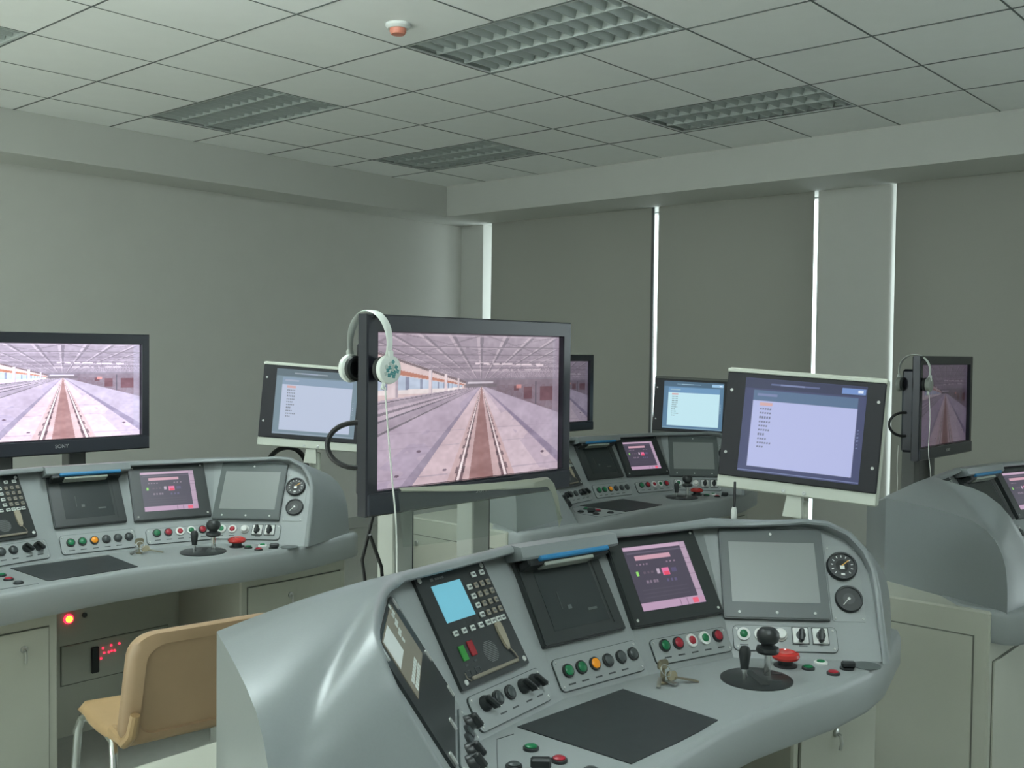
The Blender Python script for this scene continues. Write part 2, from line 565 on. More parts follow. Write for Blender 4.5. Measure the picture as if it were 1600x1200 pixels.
# recessed louvre luminaires, unlit
def build_luminaire():
    root = thing('ceiling_light', 'x', 'ceiling light')
    W, L = GX - 0.006, 2 * GY - 0.006
    fr = MB()
    for sx in (-1, 1):
        fr.box((sx * (W / 2 - 0.008), 0, 0.006), (0.016, L, 0.012))
    for sy in (-1, 1):
        fr.box((0, sy * (L / 2 - 0.008), 0.006), (W - 0.032, 0.016, 0.012))
    obj('frame', fr, M_['lumframe'], root, smooth=0)
    tr = MB().box((0, 0, 0.098), (W - 0.02, L - 0.02, 0.004))
    for sx in (-1, 1):
        tr.box((sx * (W / 2 - 0.014), 0, 0.052), (0.004, L - 0.02, 0.092))
    for sy in (-1, 1):
        tr.box((0, sy * (L / 2 - 0.014), 0.052), (W - 0.02, 0.004, 0.092))
    obj('reflector', tr, M_['lumback'], root, smooth=0)
    n = 3; cw = (W - 0.032) / n
    for i in range(n):
        x = -(W - 0.032) / 2 + cw * (i + 0.5)
        obj('lamp_tube', MB().cyl((x, -L / 2 + 0.03, 0.075), (x, L / 2 - 0.03, 0.075), 0.013, seg=12), M_['tubeoff'], root)
    for i in range(1, n):
        obj('divider', MB().prism([(-0.016, 0.050), (0.016, 0.050), (0.004, 0.004), (-0.004, 0.004)], -(L - 0.034) / 2, (L - 0.034) / 2,
                                  T(-(W - 0.032) / 2 + cw * i, 0, 0.0) @ Matrix.Rotation(PI / 2, 4, 'X')), M_['louvre'], root, smooth=0)
    bl = MB().prism([(-0.026, 0.050), (0.026, 0.050), (0.003, 0.006), (-0.003, 0.006)], -(cw - 0.010) / 2, (cw - 0.010) / 2,
                    Matrix.Rotation(PI / 2, 4, 'Z') @ Matrix.Rotation(PI / 2, 4, 'X')).mesh('louvre_blade', 0)
    bl.materials.append(M_['louvre'])
    nb = 14
    for i in range(n):
        for j in range(nb):
            link('louvre_blade', bl, None, root, T(-(W - 0.032) / 2 + cw * (i + 0.5), -(L - 0.04) / 2 + (L - 0.04) * (j + 0.5) / nb, 0.0))
    return root


lum_labels = ['recessed louvre ceiling light nearest the window wall, above the pillar between blinds',
              'recessed louvre ceiling light nearest the room corner over the bright slit',
              'large recessed louvre ceiling light beside the smoke detector, cut by the top edge',
              'recessed louvre ceiling light near the left wall, two grid rows from bulkhead',
              'recessed louvre ceiling light cut off at the far left edge',
              'recessed louvre ceiling light beyond the right edge near windows',
              'recessed louvre ceiling light above and behind the right side of view']
lum0 = None
for k, (lx, ly) in enumerate(LUM[:5]):
    o = build_luminaire() if lum0 is None else copy_tree(lum0)
    lum0 = lum0 or o
    o.location = (lx + GX / 2, ly + GY, ZC)
    tag(o, lum_labels[k], 'ceiling light', 'recessed louvre ceiling lights')
# the same lights outside the picture keep the ceiling closed
for k, (lx, ly) in enumerate(LUM[5:]):
    o = copy_tree(lum0); o.location = (lx + GX / 2, ly + GY, ZC)
    tag(o, lum_labels[5 + k], 'ceiling light', 'recessed louvre ceiling lights')

# lit fittings outside the picture; the second is added to brighten the console facets
for lx, ly, lab in ((1.84, 2.90, 'lit surface-mounted ceiling lamp just above the top left edge'), (1.10, -0.05, 'added fill lamp, out of view, above and behind the foreground console')):
    lamp = thing('surface_lamp', lab, 'ceiling light', (lx, ly, ZC), 0, 'lit surface-mounted lamps')
    obj('housing', MB().box((0, 0, -0.008), (0.26, 1.16, 0.016), 0.004), M_['lumframe'], lamp, smooth=0)
    obj('diffuser', MB().box((0, 0, -0.062), (0.22, 1.12, 0.09), 0.02, seg=3), M_['tubeon'], lamp)

# smoke detector
sd = thing('smoke_detector', 'round white smoke detector with a salmon lens on a ceiling tile', 'smoke detector', (3.14, 3.47, ZC))
obj('base', MB().lathe([(0.055, 0), (0.055, -0.012), (0.045, -0.022), (0.0, -0.022)], 28), M_['smoke'], sd)
obj('lens', MB().lathe([(0.037, -0.021), (0.037, -0.034), (0.030, -0.046), (0.0, -0.05)], 28), M_['smokered'], sd)

# roller blinds
def blind(y0, y1, x, label, lean0=0.0, waves=0.0, zb=0.22, mb_=None):
    root = thing('roller_blind', label, 'blind', (x, (y0 + y1) / 2, zb), 0, 'roller blinds on the window wall')
    mb = MB()
    H = ZS - zb
    n, rws = 48, 14
    rows = []
    th = 0.0015
    for sd_ in (-1, 1):
        rr = []
        for r in range(rws + 1):
            z = H * r / rws
            row = []
            for i in range(n + 1):
                t = i / n
                y = (y0 - (y0 + y1) / 2) * (1 - t) + (y1 - (y0 + y1) / 2) * t
                dx = waves * (1 - r / rws) * (0.6 * math.sin(t * 9.0 + 1) + 0.5 * math.sin(t * 23 + 2) * t) * 0.02
                y += lean0 * (1 - r / rws) * (t if lean0 > 0 else 1 - t)
                row.append(Vector((dx + sd_ * th, y, z)))
            rr.append(row)
        mb.grid(rr)
    obj('fabric', mb, M_['blind'], root, smooth=60)
    obj('bottom_bar', MB().box((0, 0, -0.012), (0.012, y1 - y0, 0.024), 0.004), M_['blindbar'], root, smooth=0)
    return root


b1_ = blind(4.742, 6.535, XW - 0.02, 'wide grey roller blind beside the corner pier, with slight vertical wrinkles', waves=2.4)
obj('edge_strip', MB().box((-0.006, 4.752 - (4.742 + 6.535) / 2, (ZS - 0.22) / 2), (0.010, 0.024, ZS - 0.22)), M_['blindbar'], b1_, smooth=0)
blind(3.366, 4.703, XW - 0.02, 'grey roller blind between the dark-edged gap and the light pillar', waves=0.8)
blind(-0.6, 2.768, XW - 0.02, 'grey roller blind right of the light pillar, running out of frame', waves=0.2)

# ------------------------------------------------------------------ display pictures
def tv_picture(nx=400, ny=226):
    v, u = np.mgrid[0:ny, 0:nx].astype(float)
    u /= nx - 1; v /= ny - 1
    img = np.zeros((ny, nx, 3))
    vx, vy = 0.535, 0.355
    rng = np.random.RandomState(3)
    def smooth_noise(sx, sy):
        a = rng.rand(sy, sx)
        yi = np.linspace(0, sy - 1.001, ny); xi = np.linspace(0, sx - 1.001, nx)
        y0 = yi.astype(int); x0 = xi.astype(int); fy = (yi - y0)[:, None]; fx = (xi - x0)[None]
        return (a[y0][:, x0] * (1 - fy) * (1 - fx) + a[y0 + 1][:, x0] * fy * (1 - fx) + a[y0][:, x0 + 1] * (1 - fy) * fx + a[y0 + 1][:, x0 + 1] * fy * fx)
    n1 = smooth_noise(14, 24); n2 = smooth_noise(60, 50)
    def put(m, c, a=1.0):
        img[m] = img[m] * (1 - a) + np.array(c) * a
    # roof
    img[:] = (170, 156, 166)
    t = np.clip((vy - v) / vy, 0, 1)
    img -= ((1 - t) * 22)[..., None]
    dyv = np.maximum(vy - v, 1e-3)
    s = (u - vx) / dyv
    depth = 0.34 / dyv
    near = np.clip((vy - 0.03 - v) / 0.10, 0, 1)
    for k in np.arange(-9.3, 9.4, 0.44):
        m = (np.abs(s - k) < 0.028) & (v < vy - 0.05)
        put(m, (214, 198, 204), 0.55)
        m = (np.abs(s - k - .06) < 0.03) & (v < vy - 0.05)
        put(m, (116, 106, 114), 0.65)
    fr = (depth * 3.2) % 1.0
    put((fr < 0.13) & (v < vy - 0.06), (124, 112, 120), 0.7)
    put((fr > 0.13) & (fr < 0.20) & (v < vy - 0.06), (216, 200, 208), 0.5)
    for sg in (-1, 1):
        dia = (s * 0.8 + sg * depth * 2.1) % 1.0
        put((dia < 0.06) & (v < vy - 0.09), (132, 120, 128), 0.6)
    put((np.abs(v - 0.20 - 0.03 * (u - 0.5)) < 0.007) & (u > .5) & (u < .9) & (n2 > .35), (240, 224, 228), 0.85)
    put((np.abs(v - 0.245) < 0.005) & (u > .48) & (u < .88) & (n2 > .45), (226, 210, 214), 0.7)
    put((v > vy - 0.05) & (v < vy), (132, 122, 130), 0.7)
    # right background under the roof
    eR = vy + (u - vx) * 0.47
    put((v > vy - 0.035) & (v < eR + 0.01) & (u > vx), (134, 118, 126), 0.85)
    put((v > vy + 0.0) & (v < eR + 0.02) & (u > 0.62) & (n2 > 0.5), (112, 90, 96), 0.4)
    for x0, x1, y0, y1 in ((.78, .83, .37, .46), (.88, .96, .37, .48), (.72, .75, .36, .40)):
        put((u > x0) & (u < x1) & (v > y0) & (v < y1), (108, 70, 74), 0.85)
    put((u > .735) & (u < .765) & (v > .355) & (v < .38), (222, 150, 140), 0.8)
    put((np.abs(u - 0.855) < .004) & (v > .33) & (v < .52), (90, 84, 92), 0.9)
    # left side: wall, beam, windows, columns
    eL = vy + 0.10 * (vx - u) / vx
    b0 = 0.13 + (u / 0.45) * 0.205
    put((u < 0.45) & (v > b0) & (v < eL + 0.03), (222, 200, 196))
    put((u < 0.45) & (v > b0 - 0.012) & (v < b0 + 0.004), (120, 102, 104))
    b1 = 0.205 + (u / 0.45) * 0.14
    put((u < 0.45) & (v > b1) & (v < b1 + 0.036 * (1.1 - u * 2)), (184, 122, 98))
    wt = b1 + 0.042 * (1.1 - u * 2); wb = 0.372 - u * 0.02
    win = (u < 0.43) & (v > wt) & (v < wb)
    put(win, (190, 204, 220))
    put(win & (((1 / (vx - u + 0.03)) * 2.1 % 1.0) < 0.22), (140, 146, 166))
    put((u < .43) & (v > wb) & (v < wb + 0.03), (240, 230, 226))
    for cx, w_, y0, y1 in ((.085, .025, .22, .42), (.265, .009, .24, .40), (.345, .008, .27, .39), (.41, .005, .30, .38)):
        put((np.abs(u - cx) < w_) & (v > y0) & (v < y1), (228, 212, 212))
        put((u > cx + w_ * .5) & (u < cx + w_) & (v > y0) & (v < y1), (184, 170, 178))
    # ground
    gr = v >= np.where(u < vx, vy + 0.085 * (vx - u) / vx, vy + (u - vx) * 0.47)
    put(gr, (192, 176, 186))
    dv = np.maximum(v - vy, 1e-3)
    q = (u - vx) / dv
    left = gr & (q < 0)
    # other tracks far left
    for k, w_, c in ((-1.72, .05, (104, 96, 102)), (-2.05, .26, (166, 152, 164)), (-2.36, .07, (92, 86, 94)), (-3.0, .16, (116, 106, 114)), (-4.2, .5, (160, 148, 158)), (-5.2, .25, (108, 100, 108))):
        put(left & (np.abs(q - k) < w_), c, 0.85)
    put(gr & (q > -0.56) & (q < -0.28), (212, 190, 194))
    put(gr & (q > -0.64) & (q < -0.55), (150, 138, 156), 0.85)
    put(gr & (q > -1.66) & (q < -0.64), (188, 172, 186))
    put(gr & (q > -1.0) & (q < -0.64) & (n1 > .5), (168, 154, 174), 0.5)
    put(gr & (q > 0.30) & (q < 0.80), (212, 194, 200))
    put(gr & (q > 0.78) & (q < 0.90), (136, 124, 146), 0.8)
    put(gr & (q > 0.90) & (q < 2.2), (184, 170, 184))
    put(gr & (q > 0.56) & (q < 0.78) & (n1 > .45), (176, 160, 176), 0.5)
    bed = gr & (q > -0.28) & (q < 0.30)
    put(bed, (206, 178, 176))
    put(gr & (np.abs(q - .005) < 0.105), (160, 122, 117))
    put(gr & (q > -0.02) & (q < 0.03), (162, 122, 116), 0.7)
    for s_ in (-1, 1):
        c_ = .012
        put(gr & (np.abs(q - c_ - s_ * 0.200) < 0.03), (128, 104, 106))
        put(gr & (np.abs(q - c_ - s_ * 0.207) < 0.011), (250, 234, 232))
        tie = ((1.0 / dv) * 3.0 % 1.0) < 0.4
        put(gr & (np.abs(q - c_ - s_ * 0.178) < 0.012) & tie, (88, 70, 74), 0.8)
        put(gr & (np.abs(q - c_ - s_ * 0.240) < 0.010) & tie, (108, 88, 92), 0.8)
    joint = ((1.0 / dv) * 1.2 % 1.0) < 0.03
    put(gr & joint & (np.abs(q) > 0.3), (164, 150, 164), 0.5)
    for cx, cy in ((.105, .93), (.34, .92), (.90, .86), (.21, .78)):
        put((((u - cx) / .011) ** 2 + ((v - cy) / .008) ** 2) < 1, (110, 90, 104))
    put((np.abs(v - vy) < 0.012) & (u > .44) & (u < .62), (120, 110, 112), 0.7)
    put((np.abs(v - vy + .022) < 0.006) & (u > .46) & (u < .60) & (n2 > .3), (228, 220, 226), 0.8)
    put((u > .96) & (v < .9), (176, 170, 186), 0.35)
    img += ((n1 - 0.5) * 20 + (n2 - 0.5) * 16)[..., None]
    img[:, :, 2] += 4
    return np.clip(img, 0, 255)


def menu_picture(border, head, body, ink, nx=150, ny=118):
    v, u = np.mgrid[0:ny, 0:nx].astype(float)
    u /= nx - 1; v /= ny - 1
    img = np.zeros((ny, nx, 3)); img[:] = border
    def put(x0, x1, y0, y1, c):
        img[(u > x0) & (u < x1) & (v > y0) & (v < y1)] = c
    put(0, 1, 0, .11, np.array(border) * .8)
    put(.22, .62, .045, .06, ink[1]); put(.30, .50, .045, .06, ink[2])
    put(.80, .99, .03, .09, ink[3]); put(.93, .97, .045, .07, (220, 230, 245))
    put(.075, .935, .12, .235, head)
    put(.11, .28, .16, .185, ink[2])
    put(.075, .935, .235, .935, body)
    put(.14, .245, .255, .285, (205, 165, 165))
    for i, w_ in enumerate((.085, .10, .09, .10, .065, .085, .06, .075, .105, .06)):
        y = .31 + .045 * i
        c = np.array(body) * .62
        for k in range(6):
            x0 = .145 + k * .02
            if x0 < .145 + w_:
                put(x0, x0 + .015, y, y + .019, c)
    put(.0, 1, .975, .985, ink[2])
    for i in range(6):
        put(.95, .965, .45 + .035 * i, .46 + .035 * i, ink[2])
    return img


def train_picture(nx=110, ny=88):
    v, u = np.mgrid[0:ny, 0:nx].astype(float)
    u /= nx - 1; v /= ny - 1
    img = np.zeros((ny, nx, 3)); img[:] = (74, 68, 84)
    def put(x0, x1, y0, y1, c):
        img[(u > x0) & (u < x1) & (v > y0) & (v < y1)] = c
    put(0, 1, 0, .065, (198, 168, 192)); put(.90, 1, 0, 1, (182, 158, 180)); put(0, 1, .88, 1, (188, 156, 184))
    put(.04, .9, .10, .12, (98, 90, 108))
    put(.14, .70, .155, .225, (206, 160, 176))
    for x in (.13, .18, .23, .28, .60, .66, .72): put(x, x + .025, .28, .30, (150, 128, 148))
    put(.09, .125, .40, .46, (150, 220, 110))
    for x in (.20, .26, .32): put(x, x + .03, .41, .44, (104, 88, 104))
    put(.405, .45, .39, .47, (190, 172, 190)); put(.49, .60, .38, .50, (228, 120, 166)); put(.51, .59, .44, .50, (232, 74, 104))
    put(.64, .72, .40, .47, (92, 84, 118))
    for x in (.20, .25, .31, .35): put(x, x + .03, .55, .59, (134, 118, 136))
    for x in (.52, .58, .64): put(x, x + .03, .56, .60, (100, 92, 128))
    for y in (.68, .74, .80): put(.10, .80, y, y + .012, (86, 78, 94))
    for i in range(9): put(.905, .995, .1 + .085 * i, .106 + .085 * i, (150, 128, 150))
    for x in (.60, .71, .79, .90): put(x, x + .008, .89, .99, (120, 96, 118))
    put(.80, .895, .90, .985, (236, 96, 122)); put(.91, .985, .90, .985, (190, 150, 176))
    return img


TV_ME = picture_mesh('tv_picture', 0.764, 0.436, tv_picture())
TRAIN_ME = picture_mesh('train_status_picture', 0.216, 0.176, train_picture())
TRAIN_ME.materials.append(screen_mat('train_display_glow', 0.95))

# ------------------------------------------------------------------ driver console
ZD = 0.75
TAU = R(32.5)
FAC = {'W': ((-.283, .043), 45), '1': ((-.15, .051), 6.3), '2': ((.154, .053), -8.2), '3': ((.459, -.012), -16.2), '4': ((.669, -.148), -51.9)}


def fvec(f):
    b, y = FAC[f]; y = R(y)
    n = Vector((-math.sin(y), math.cos(y), 0)); ux = Vector((math.cos(y), math.sin(y), 0))
    up = n * math.sin(TAU) + Vector((0, 0, math.cos(TAU)))
    nr = ux.cross(up)
    return Vector((b[0], b[1], ZD)), ux, up, nr


def FP(f, u, v, o=0.0):
    b, ux, up, nr = fvec(f)
    return b + ux * u + up * v + nr * o


def FM(f, u, v, o=0.0):
    b, ux, up, nr = fvec(f)
    p = FP(f, u, v, o)
    return Matrix(((ux.x, up.x, nr.x, p.x), (ux.y, up.y, nr.y, p.y), (ux.z, up.z, nr.z, p.z), (0, 0, 0, 1)))


def fold(f, g_, v):
    b1, u1, up1, _ = fvec(f); b2, u2, up2, _ = fvec(g_)
    p1 = b1 + up1 * v; p2 = b2 + up2 * v
    d = p2 - p1
    den = u1.x * u2.y - u1.y * u2.x
    t = (d.x * u2.y - d.y * u2.x) / den
    return p1 + u1 * t


_lampc = {}
def lamp_mesh(kind):
    if kind in _lampc:
        return _lampc[kind]
    ring, cap = {'green': ('black', 'green'), 'red': ('black', 'red'), 'orange': ('black', 'orange'), 'grey': ('black', 'greylamp'),
                 'redring': ('white', 'red'), 'greenring': ('white', 'green'), 'white': ('white', 'white')}[kind]
    mb = MB()
    ro, ri = (0.0165, 0.0125) if ring == 'black' else (0.0175, 0.0105)
    mb.lathe([(ro, 0), (ro, 0.005), (ro - 0.001, 0.006), (ri, 0.006), (ri, 0.004)], 20)
    mb.mi = 1
    if kind == 'white':
        mb.lathe([(0.0140, 0.004), (0.0140, 0.014), (0.012, 0.017), (0, 0.0175)], 20)
    else:
        mb.lathe([(ri, 0.004), (ri, 0.008), (ri * 0.8, 0.010), (0, 0.011)], 20)
    me = mb.mesh('indicator_lamp', 40)
    me.materials.append(M_[ring]); me.materials.append(M_[cap])
    _lampc[kind] = me
    return me


def knob_mesh():
    if 'knob' in _lampc: return _lampc['knob']
    mb = MB()
    mb.lathe([(0.0175, 0), (0.0175, 0.005), (0.0155, 0.008), (0.0145, 0.013), (0.013, 0.015), (0, 0.015)], 20)
    mb.box((0, -0.004, 0.018), (0.0115, 0.038, 0.020), 0.004)
    mb.mi = 1
    mb.box((0, -0.0235, 0.022), (0.003, 0.003, 0.008))
    me = mb.mesh('selector_knob', 40)
    me.materials.append(M_['black']); me.materials.append(M_['screw'])
    _lampc['knob'] = me
    return me


def screw_mesh(r=0.0055):
    k = ('screw', r)
    if k in _lampc: return _lampc[k]
    mb = MB().lathe([(r, 0), (r, 0.0012), (r * 0.6, 0.0022), (r * 0.45, 0.0012), (0, 0.0012)], 12)
    me = mb.mesh('screw', 40); me.materials.append(M_['screw'])
    _lampc[k] = me
    return me


def rounded(w, h, r, n=4):
    pts = []
    for cx, cy, a0 in ((w / 2 - r, h / 2 - r, 0), (-w / 2 + r, h / 2 - r, 90), (-w / 2 + r, -h / 2 + r, 180), (w / 2 - r, -h / 2 + r, 270)):
        for i in range(n + 1):
            a = R(a0 + 90 * i / n)
            pts.append((cx + r * math.cos(a), cy + r * math.sin(a)))
    return pts


def screws(parent, w, h, m=0.012, z=0.0, r=0.0045, sides='four'):
    for sx in (-1, 1):
        for sy in (-1, 1):
            link('screw', screw_mesh(r), None, parent, T(sx * (w / 2 - m), sy * (h / 2 - m), z))


def plate(root, f, u0, u1, v0, v1, label=None):
    w, h = u1 - u0, v1 - v0
    mb = MB()
    mb.prism(rounded(w, h, 0.012), 0.0035, 0.005)
    mb.mi = 1
    mb.prism(rounded(w + 0.003, h + 0.003, 0.013), 0.0, 0.0036)
    p = obj('control_plate', mb, [M_['plate'], M_['platedge']], root, FM(f, (u0 + u1) / 2, (v0 + v1) / 2), 0, label)
    screws(p, w, h, 0.009, 0.005, 0.003)
    return p, (u0 + u1) / 2, (v0 + v1) / 2


def legends(p, xs, y):
    if 'legend' not in _lampc:
        me = MB().box((0, 0, 0), (0.022, 0.0035, 0.0006)).mesh('engraved_legend', 0)
        me.materials.append(M_['greylamp'])
        _lampc['legend'] = me
    for x in xs:
        link('engraved_legend', _lampc['legend'], None, p, T(x, y, 0.0053))


def make_console():
    root = thing('driver_console', 'x', 'console')
    # ---- inner panel face, five flat facets
    VT = 0.376
    left = [('W', -.462, v) for v in (0, .06, .12, .18, .24)] + [('W', -.455, .29), ('W', -.425, .335), ('W', -.37, .364), ('W', -.29, .376), ('W', -.20, .376), ('W', -.13, .376), ('W', -.09, .376), ('W', -.062, .376), ('W', -.042, .376), ('W', -.025, .376), ('W', -.012, .376)]
    right = [('4', -.05, .376), ('4', .04, .376), ('4', .09, .376), ('4', .15, .366), ('4', .205, .338), ('4', .242, .29), ('4', .258, .24), ('4', .262, .18), ('4', .262, .12), ('4', .262, .06), ('4', .262, 0)]
    fW1, f12, f23, f34 = [('W', '1'), ('1', '2'), ('2', '3'), ('3', '4')]
    ft = {k: fold(k[0], k[1], VT) for k in (fW1, f12, f23, f34)}
    fb = {k: fold(k[0], k[1], -0.01) for k in (fW1, f12, f23, f34)}
    mb = MB()
    def poly(ps): mb.verts_faces(ps, [list(range(len(ps)))])
    poly([FP(*p) for p in left] + [ft[fW1], fb[fW1]])
    poly([fb[fW1], ft[fW1], ft[f12], fb[f12]])
    poly([fb[f12], ft[f12], ft[f23], fb[f23]])
    poly([fb[f23], ft[f23], ft[f34], fb[f34]])
    poly([fb[f34], ft[f34]] + [FP(*p) for p in right])
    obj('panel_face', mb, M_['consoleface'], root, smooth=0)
    # ---- cowl: rim, hood and outer shell in one lofted skin
    def mid(a, b): return (a + b) / 2
    bd = [FP(*p) for p in left] + [ft[fW1], mid(ft[fW1], ft[f12]), ft[f12], mid(ft[f12], ft[f23]), ft[f23], mid(ft[f23], ft[f34]), ft[f34]] + [FP(*p) for p in right]
    nrm_f = {k: fvec(k)[3] for k in FAC}
    def nav(a, b): return (nrm_f[a] + nrm_f[b]).normalized()
    nn = [nrm_f['W']] * len(left) + [nav('W', '1'), nrm_f['1'], nav('1', '2'), nrm_f['2'], nav('2', '3'), nrm_f['3'], nav('3', '4')] + [nrm_f['4']] * len(right)
    N = len(bd)
    fw = []
    for i, p in enumerate(left + [0] * 7 + right):
        v = p[2] if p else VT
        if p and p[0] == 'W':
            fw.append(0.008 + 0.008 * min(1.0, max(0.0, (v - .15) / .2)))
        elif p:
            fw.append(0.014 + 0.030 * min(1, max(0, (v - .02) / .26)))
        else:
            fw.append(0.036)
    outd = []
    for i in range(N):
        t = (bd[min(i + 1, N - 1)] - bd[max(i - 1, 0)]).normalized()
        o = nn[i].cross(t).normalized()
        c = Vector((0.09, 0.0, ZD + 0.12))
        if o.dot(bd[i] - c) < 0: o = -o
        outd.append(o)
    EL = [(-.255, 0), (-.255, .02), (-.255, .045), (-.254, .07), (-.252, .095), (-.249, .118), (-.246, .138), (-.241, .155), (-.234, .175), (-.222, .198), (-.205, .220), (-.175, .245), (-.125, .267), (-.05, .279), (.03, .2845), (.12, .288), (.22, .29)]
    ER = [(.22, .29), (.05, .285), (-.10, .272), (-.165, .25), (-.205, .218), (-.228, .182), (-.240, .150), (-.247, .120), (-.251, .09), (-.253, .06), (-.255, .03), (-.255, 0)]
    def ex(y, s): return -.79 - (.22 - y) * .45 if s < 0 else .95 + (.22 - y) * .40
    lE = [Vector((ex(y, -1), y, ZD + z)) for y, z in EL]
    rE = [Vector((ex(y, 1), y, ZD + z)) for y, z in ER]
    rear = [Vector((-.52, .40, ZD + .215)), Vector((-.12, .50, ZD + .19)), Vector((.13, .515, ZD + .185)), Vector((.40, .49, ZD + .19)), Vector((.66, .40, ZD + .215))]
    outer = lE + rear + rE
    # lip direction: straight forward over the displays (hood), along the facet normal at the sides
    WD = Vector((0, 0, 1))
    d1, up_ = [], []
    for i in range(N):
        h = Vector((nn[i].x, nn[i].y, 0)).normalized()
        if len(left) <= i < len(left) + 7:
            k = 1.0
        elif i < len(left):
            k = max(0.0, min(1.0, (i - 9) / 7.0)) ** 1.5 * .8
        else:
            k = max(0.0, min(1.0, (N - 8 - i) / 4.0))
        d1.append(nn[i] * fw[i] * (1 - k) + h * .048 * k)
        up_.append(outd[i] * .016 * (1 - k) + WD * .017 * k)
    rows = [bd,
            [b + d * .90 - u_ * .15 for b, d, u_ in zip(bd, d1, up_)],
            [b + d * 1.0 + u_ * .15 for b, d, u_ in zip(bd, d1, up_)],
            [b + d * .97 + u_ * .55 for b, d, u_ in zip(bd, d1, up_)],
            [b + d * .84 + u_ * .85 for b, d, u_ in zip(bd, d1, up_)],
            [b + d * .55 + u_ * 1.0 for b, d, u_ in zip(bd, d1, up_)]]
    base = rows[-1]
    K = 7
    for k in range(1, K + 1):
        t = k / K
        row = []
        for i in range(N):
            p = base[i].lerp(outer[i], t)
            bul = math.sin(PI * t) * 0.008
            p = p + Vector((0, 0, bul))
            row.append(p)
        rows.append(row)
    for r_ in rows:      # keep the feet on the desk
        for idx in (0, N - 1):
            r_[idx] = Vector((r_[idx].x, r_[idx].y, ZD - 0.003))
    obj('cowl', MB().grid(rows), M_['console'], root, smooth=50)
    zb = ZD - 0.006
    for E_ in (lE, rE):
        pts = list(E_)
        rr = pts[-1] if E_ is lE else pts[0]
        ff = pts[0] if E_ is lE else pts[-1]
        loop = pts + ([Vector((rr.x, rr.y, zb)), Vector((ff.x, ff.y, zb))] if E_ is lE else [Vector((ff.x, ff.y, zb)), Vector((rr.x, rr.y, zb))])
        m2 = MB(); m2.verts_faces(loop, [list(range(len(loop)))])
        obj('end_panel', m2, M_['console'], root, smooth=0)
    rl = [lE[-1]] + rear + [rE[0]]
    obj('rear_panel', MB().grid([rl, [Vector((p.x, p.y, zb)) for p in rl]]), M_['console'], root, smooth=60)
    # ---- visor block over the second display, with its reading lamp
    vis = MB()
    prof = [(0.372, 0.000), (0.372, 0.040), (0.352, 0.070), (0.326, 0.066), (0.322, 0.060), (0.340, 0.0)]
    rws = [[FP('2', u, v, o) for v, o in prof] for u in (-.150, -.143, -.05, .05, .168, .175)]
    for r_, s_ in ((0, 0.94), (5, 0.94)):
        c = sum(rws[r_], Vector()) / len(prof)
        rws[r_] = [c + (p - c) * s_ for p in rws[r_]]
    vis.grid(rws, close_u=True)
    vis.verts_faces(rws[0], [list(range(6))]); vis.verts_faces(rws[5], [list(range(6))])
    obj('visor', vis, M_['console'], root, smooth=40)
    lm = obj('reading_lamp', MB().box((0, 0, 0), (0.27, 0.020, 0.050), 0.004), M_['black'], root, FM('2', 0.005, .318, .032), 0)
    obj('blue_strip', MB().box((0.012, 0.002, 0.030), (0.235, 0.012, 0.014), 0.003), M_['blue'], lm, smooth=0, label='bright blue strip along the lamp')
    obj('lamp_diffuser', MB().box((-0.005, -0.010, 0.008), (0.165, 0.010, 0.034), 0.002), M_['acrylic'], lm, smooth=0)
    # ---- desk slab
    fr = [(-.985, -.285), (-.93, -.305), (-.80, -.335), (-.62, -.352), (-.42, -.350), (-.22, -.328), (-.05, -.308), (.10, -.300), (.25, -.308), (.40, -.332), (.56, -.358), (.72, -.366), (.86, -.352), (.98, -.322), (1.08, -.296), (1.15, -.280), (1.185, -.262), (1.195, -.235)]
    bk = [(1.185, -.10), (1.02, .05), (.5, .10), (.1, .13), (-.4, .10), (-.85, .03), (-1.0, -.10), (-1.01, -.25)]
    ol = [Vector((x, y, 0)) for x, y in fr + bk]
    n_ = len(ol)
    nv = []
    for i in range(n_):
        t = (ol[(i + 1) % n_] - ol[i - 1]).normalized()
        nv.append(Vector((-t.y, t.x, 0)))     # inward (ccw outline)
    def ring(ins, z): return [ol[i] + nv[i] * ins + Vector((0, 0, z)) for i in range(n_)]
    rr = [ring(.016, ZD), ring(.008, ZD - .002), ring(.003, ZD - .007), ring(0, ZD - .018), ring(0, ZD - .092), ring(.006, ZD - .104), ring(.02, ZD - .108)]
    m2 = MB().grid(rr, close_u=True)
    m2.verts_faces(rr[0], [list(range(n_))]); m2.verts_faces(rr[-1], [list(reversed(range(n_)))])
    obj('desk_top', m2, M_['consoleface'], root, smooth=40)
    # ---- inlaid black mat, front edge following the desk
    mp = [(-.180, .030), (.178, .010), (.150, -.262), (.06, -.268), (-.03, -.268), (-.10, -.264), (-.178, -.262)]
    obj('desk_mat', MB().prism(list(reversed(mp)), ZD - .001, ZD + .0022), M_['mat'], root, smooth=0, label='black inlaid writing mat')
    # ---- radio panel
    c = (-.014, .234)
    w, h = .246, .260
    rp = obj('radio_panel', MB().prism(rounded(w, h, .004), 0, .009), M_['blackplate'], root, FM('1', *c), 0, 'black radio panel with cyan display and keypad')
    def P1(u, v): return (u - c[0], v - c[1])
    z = .009
    for u, v in ((-.123, .352), (.098, .350), (.098, .118), (-.117, .117)):
        x, y = P1(u, v); link('screw', screw_mesh(.0062), None, rp, T(x, y, z))
    x, y = P1(-.046, .290)
    obj('radio_display', MB().box((x, y, z), (.100, .086, .003)), M_['lcd'], rp, smooth=0, label='lit cyan display')
    m2 = MB()
    for i, (dx, ww) in enumerate(((-.0, .010), (.014, .006), (.022, .006), (.030, .006), (.038, .006))):
        m2.box((P1(-.085, .345)[0] + dx, P1(-.085, .3475)[1], z + .0004), (ww, .007 if i == 0 else .005, .0008))
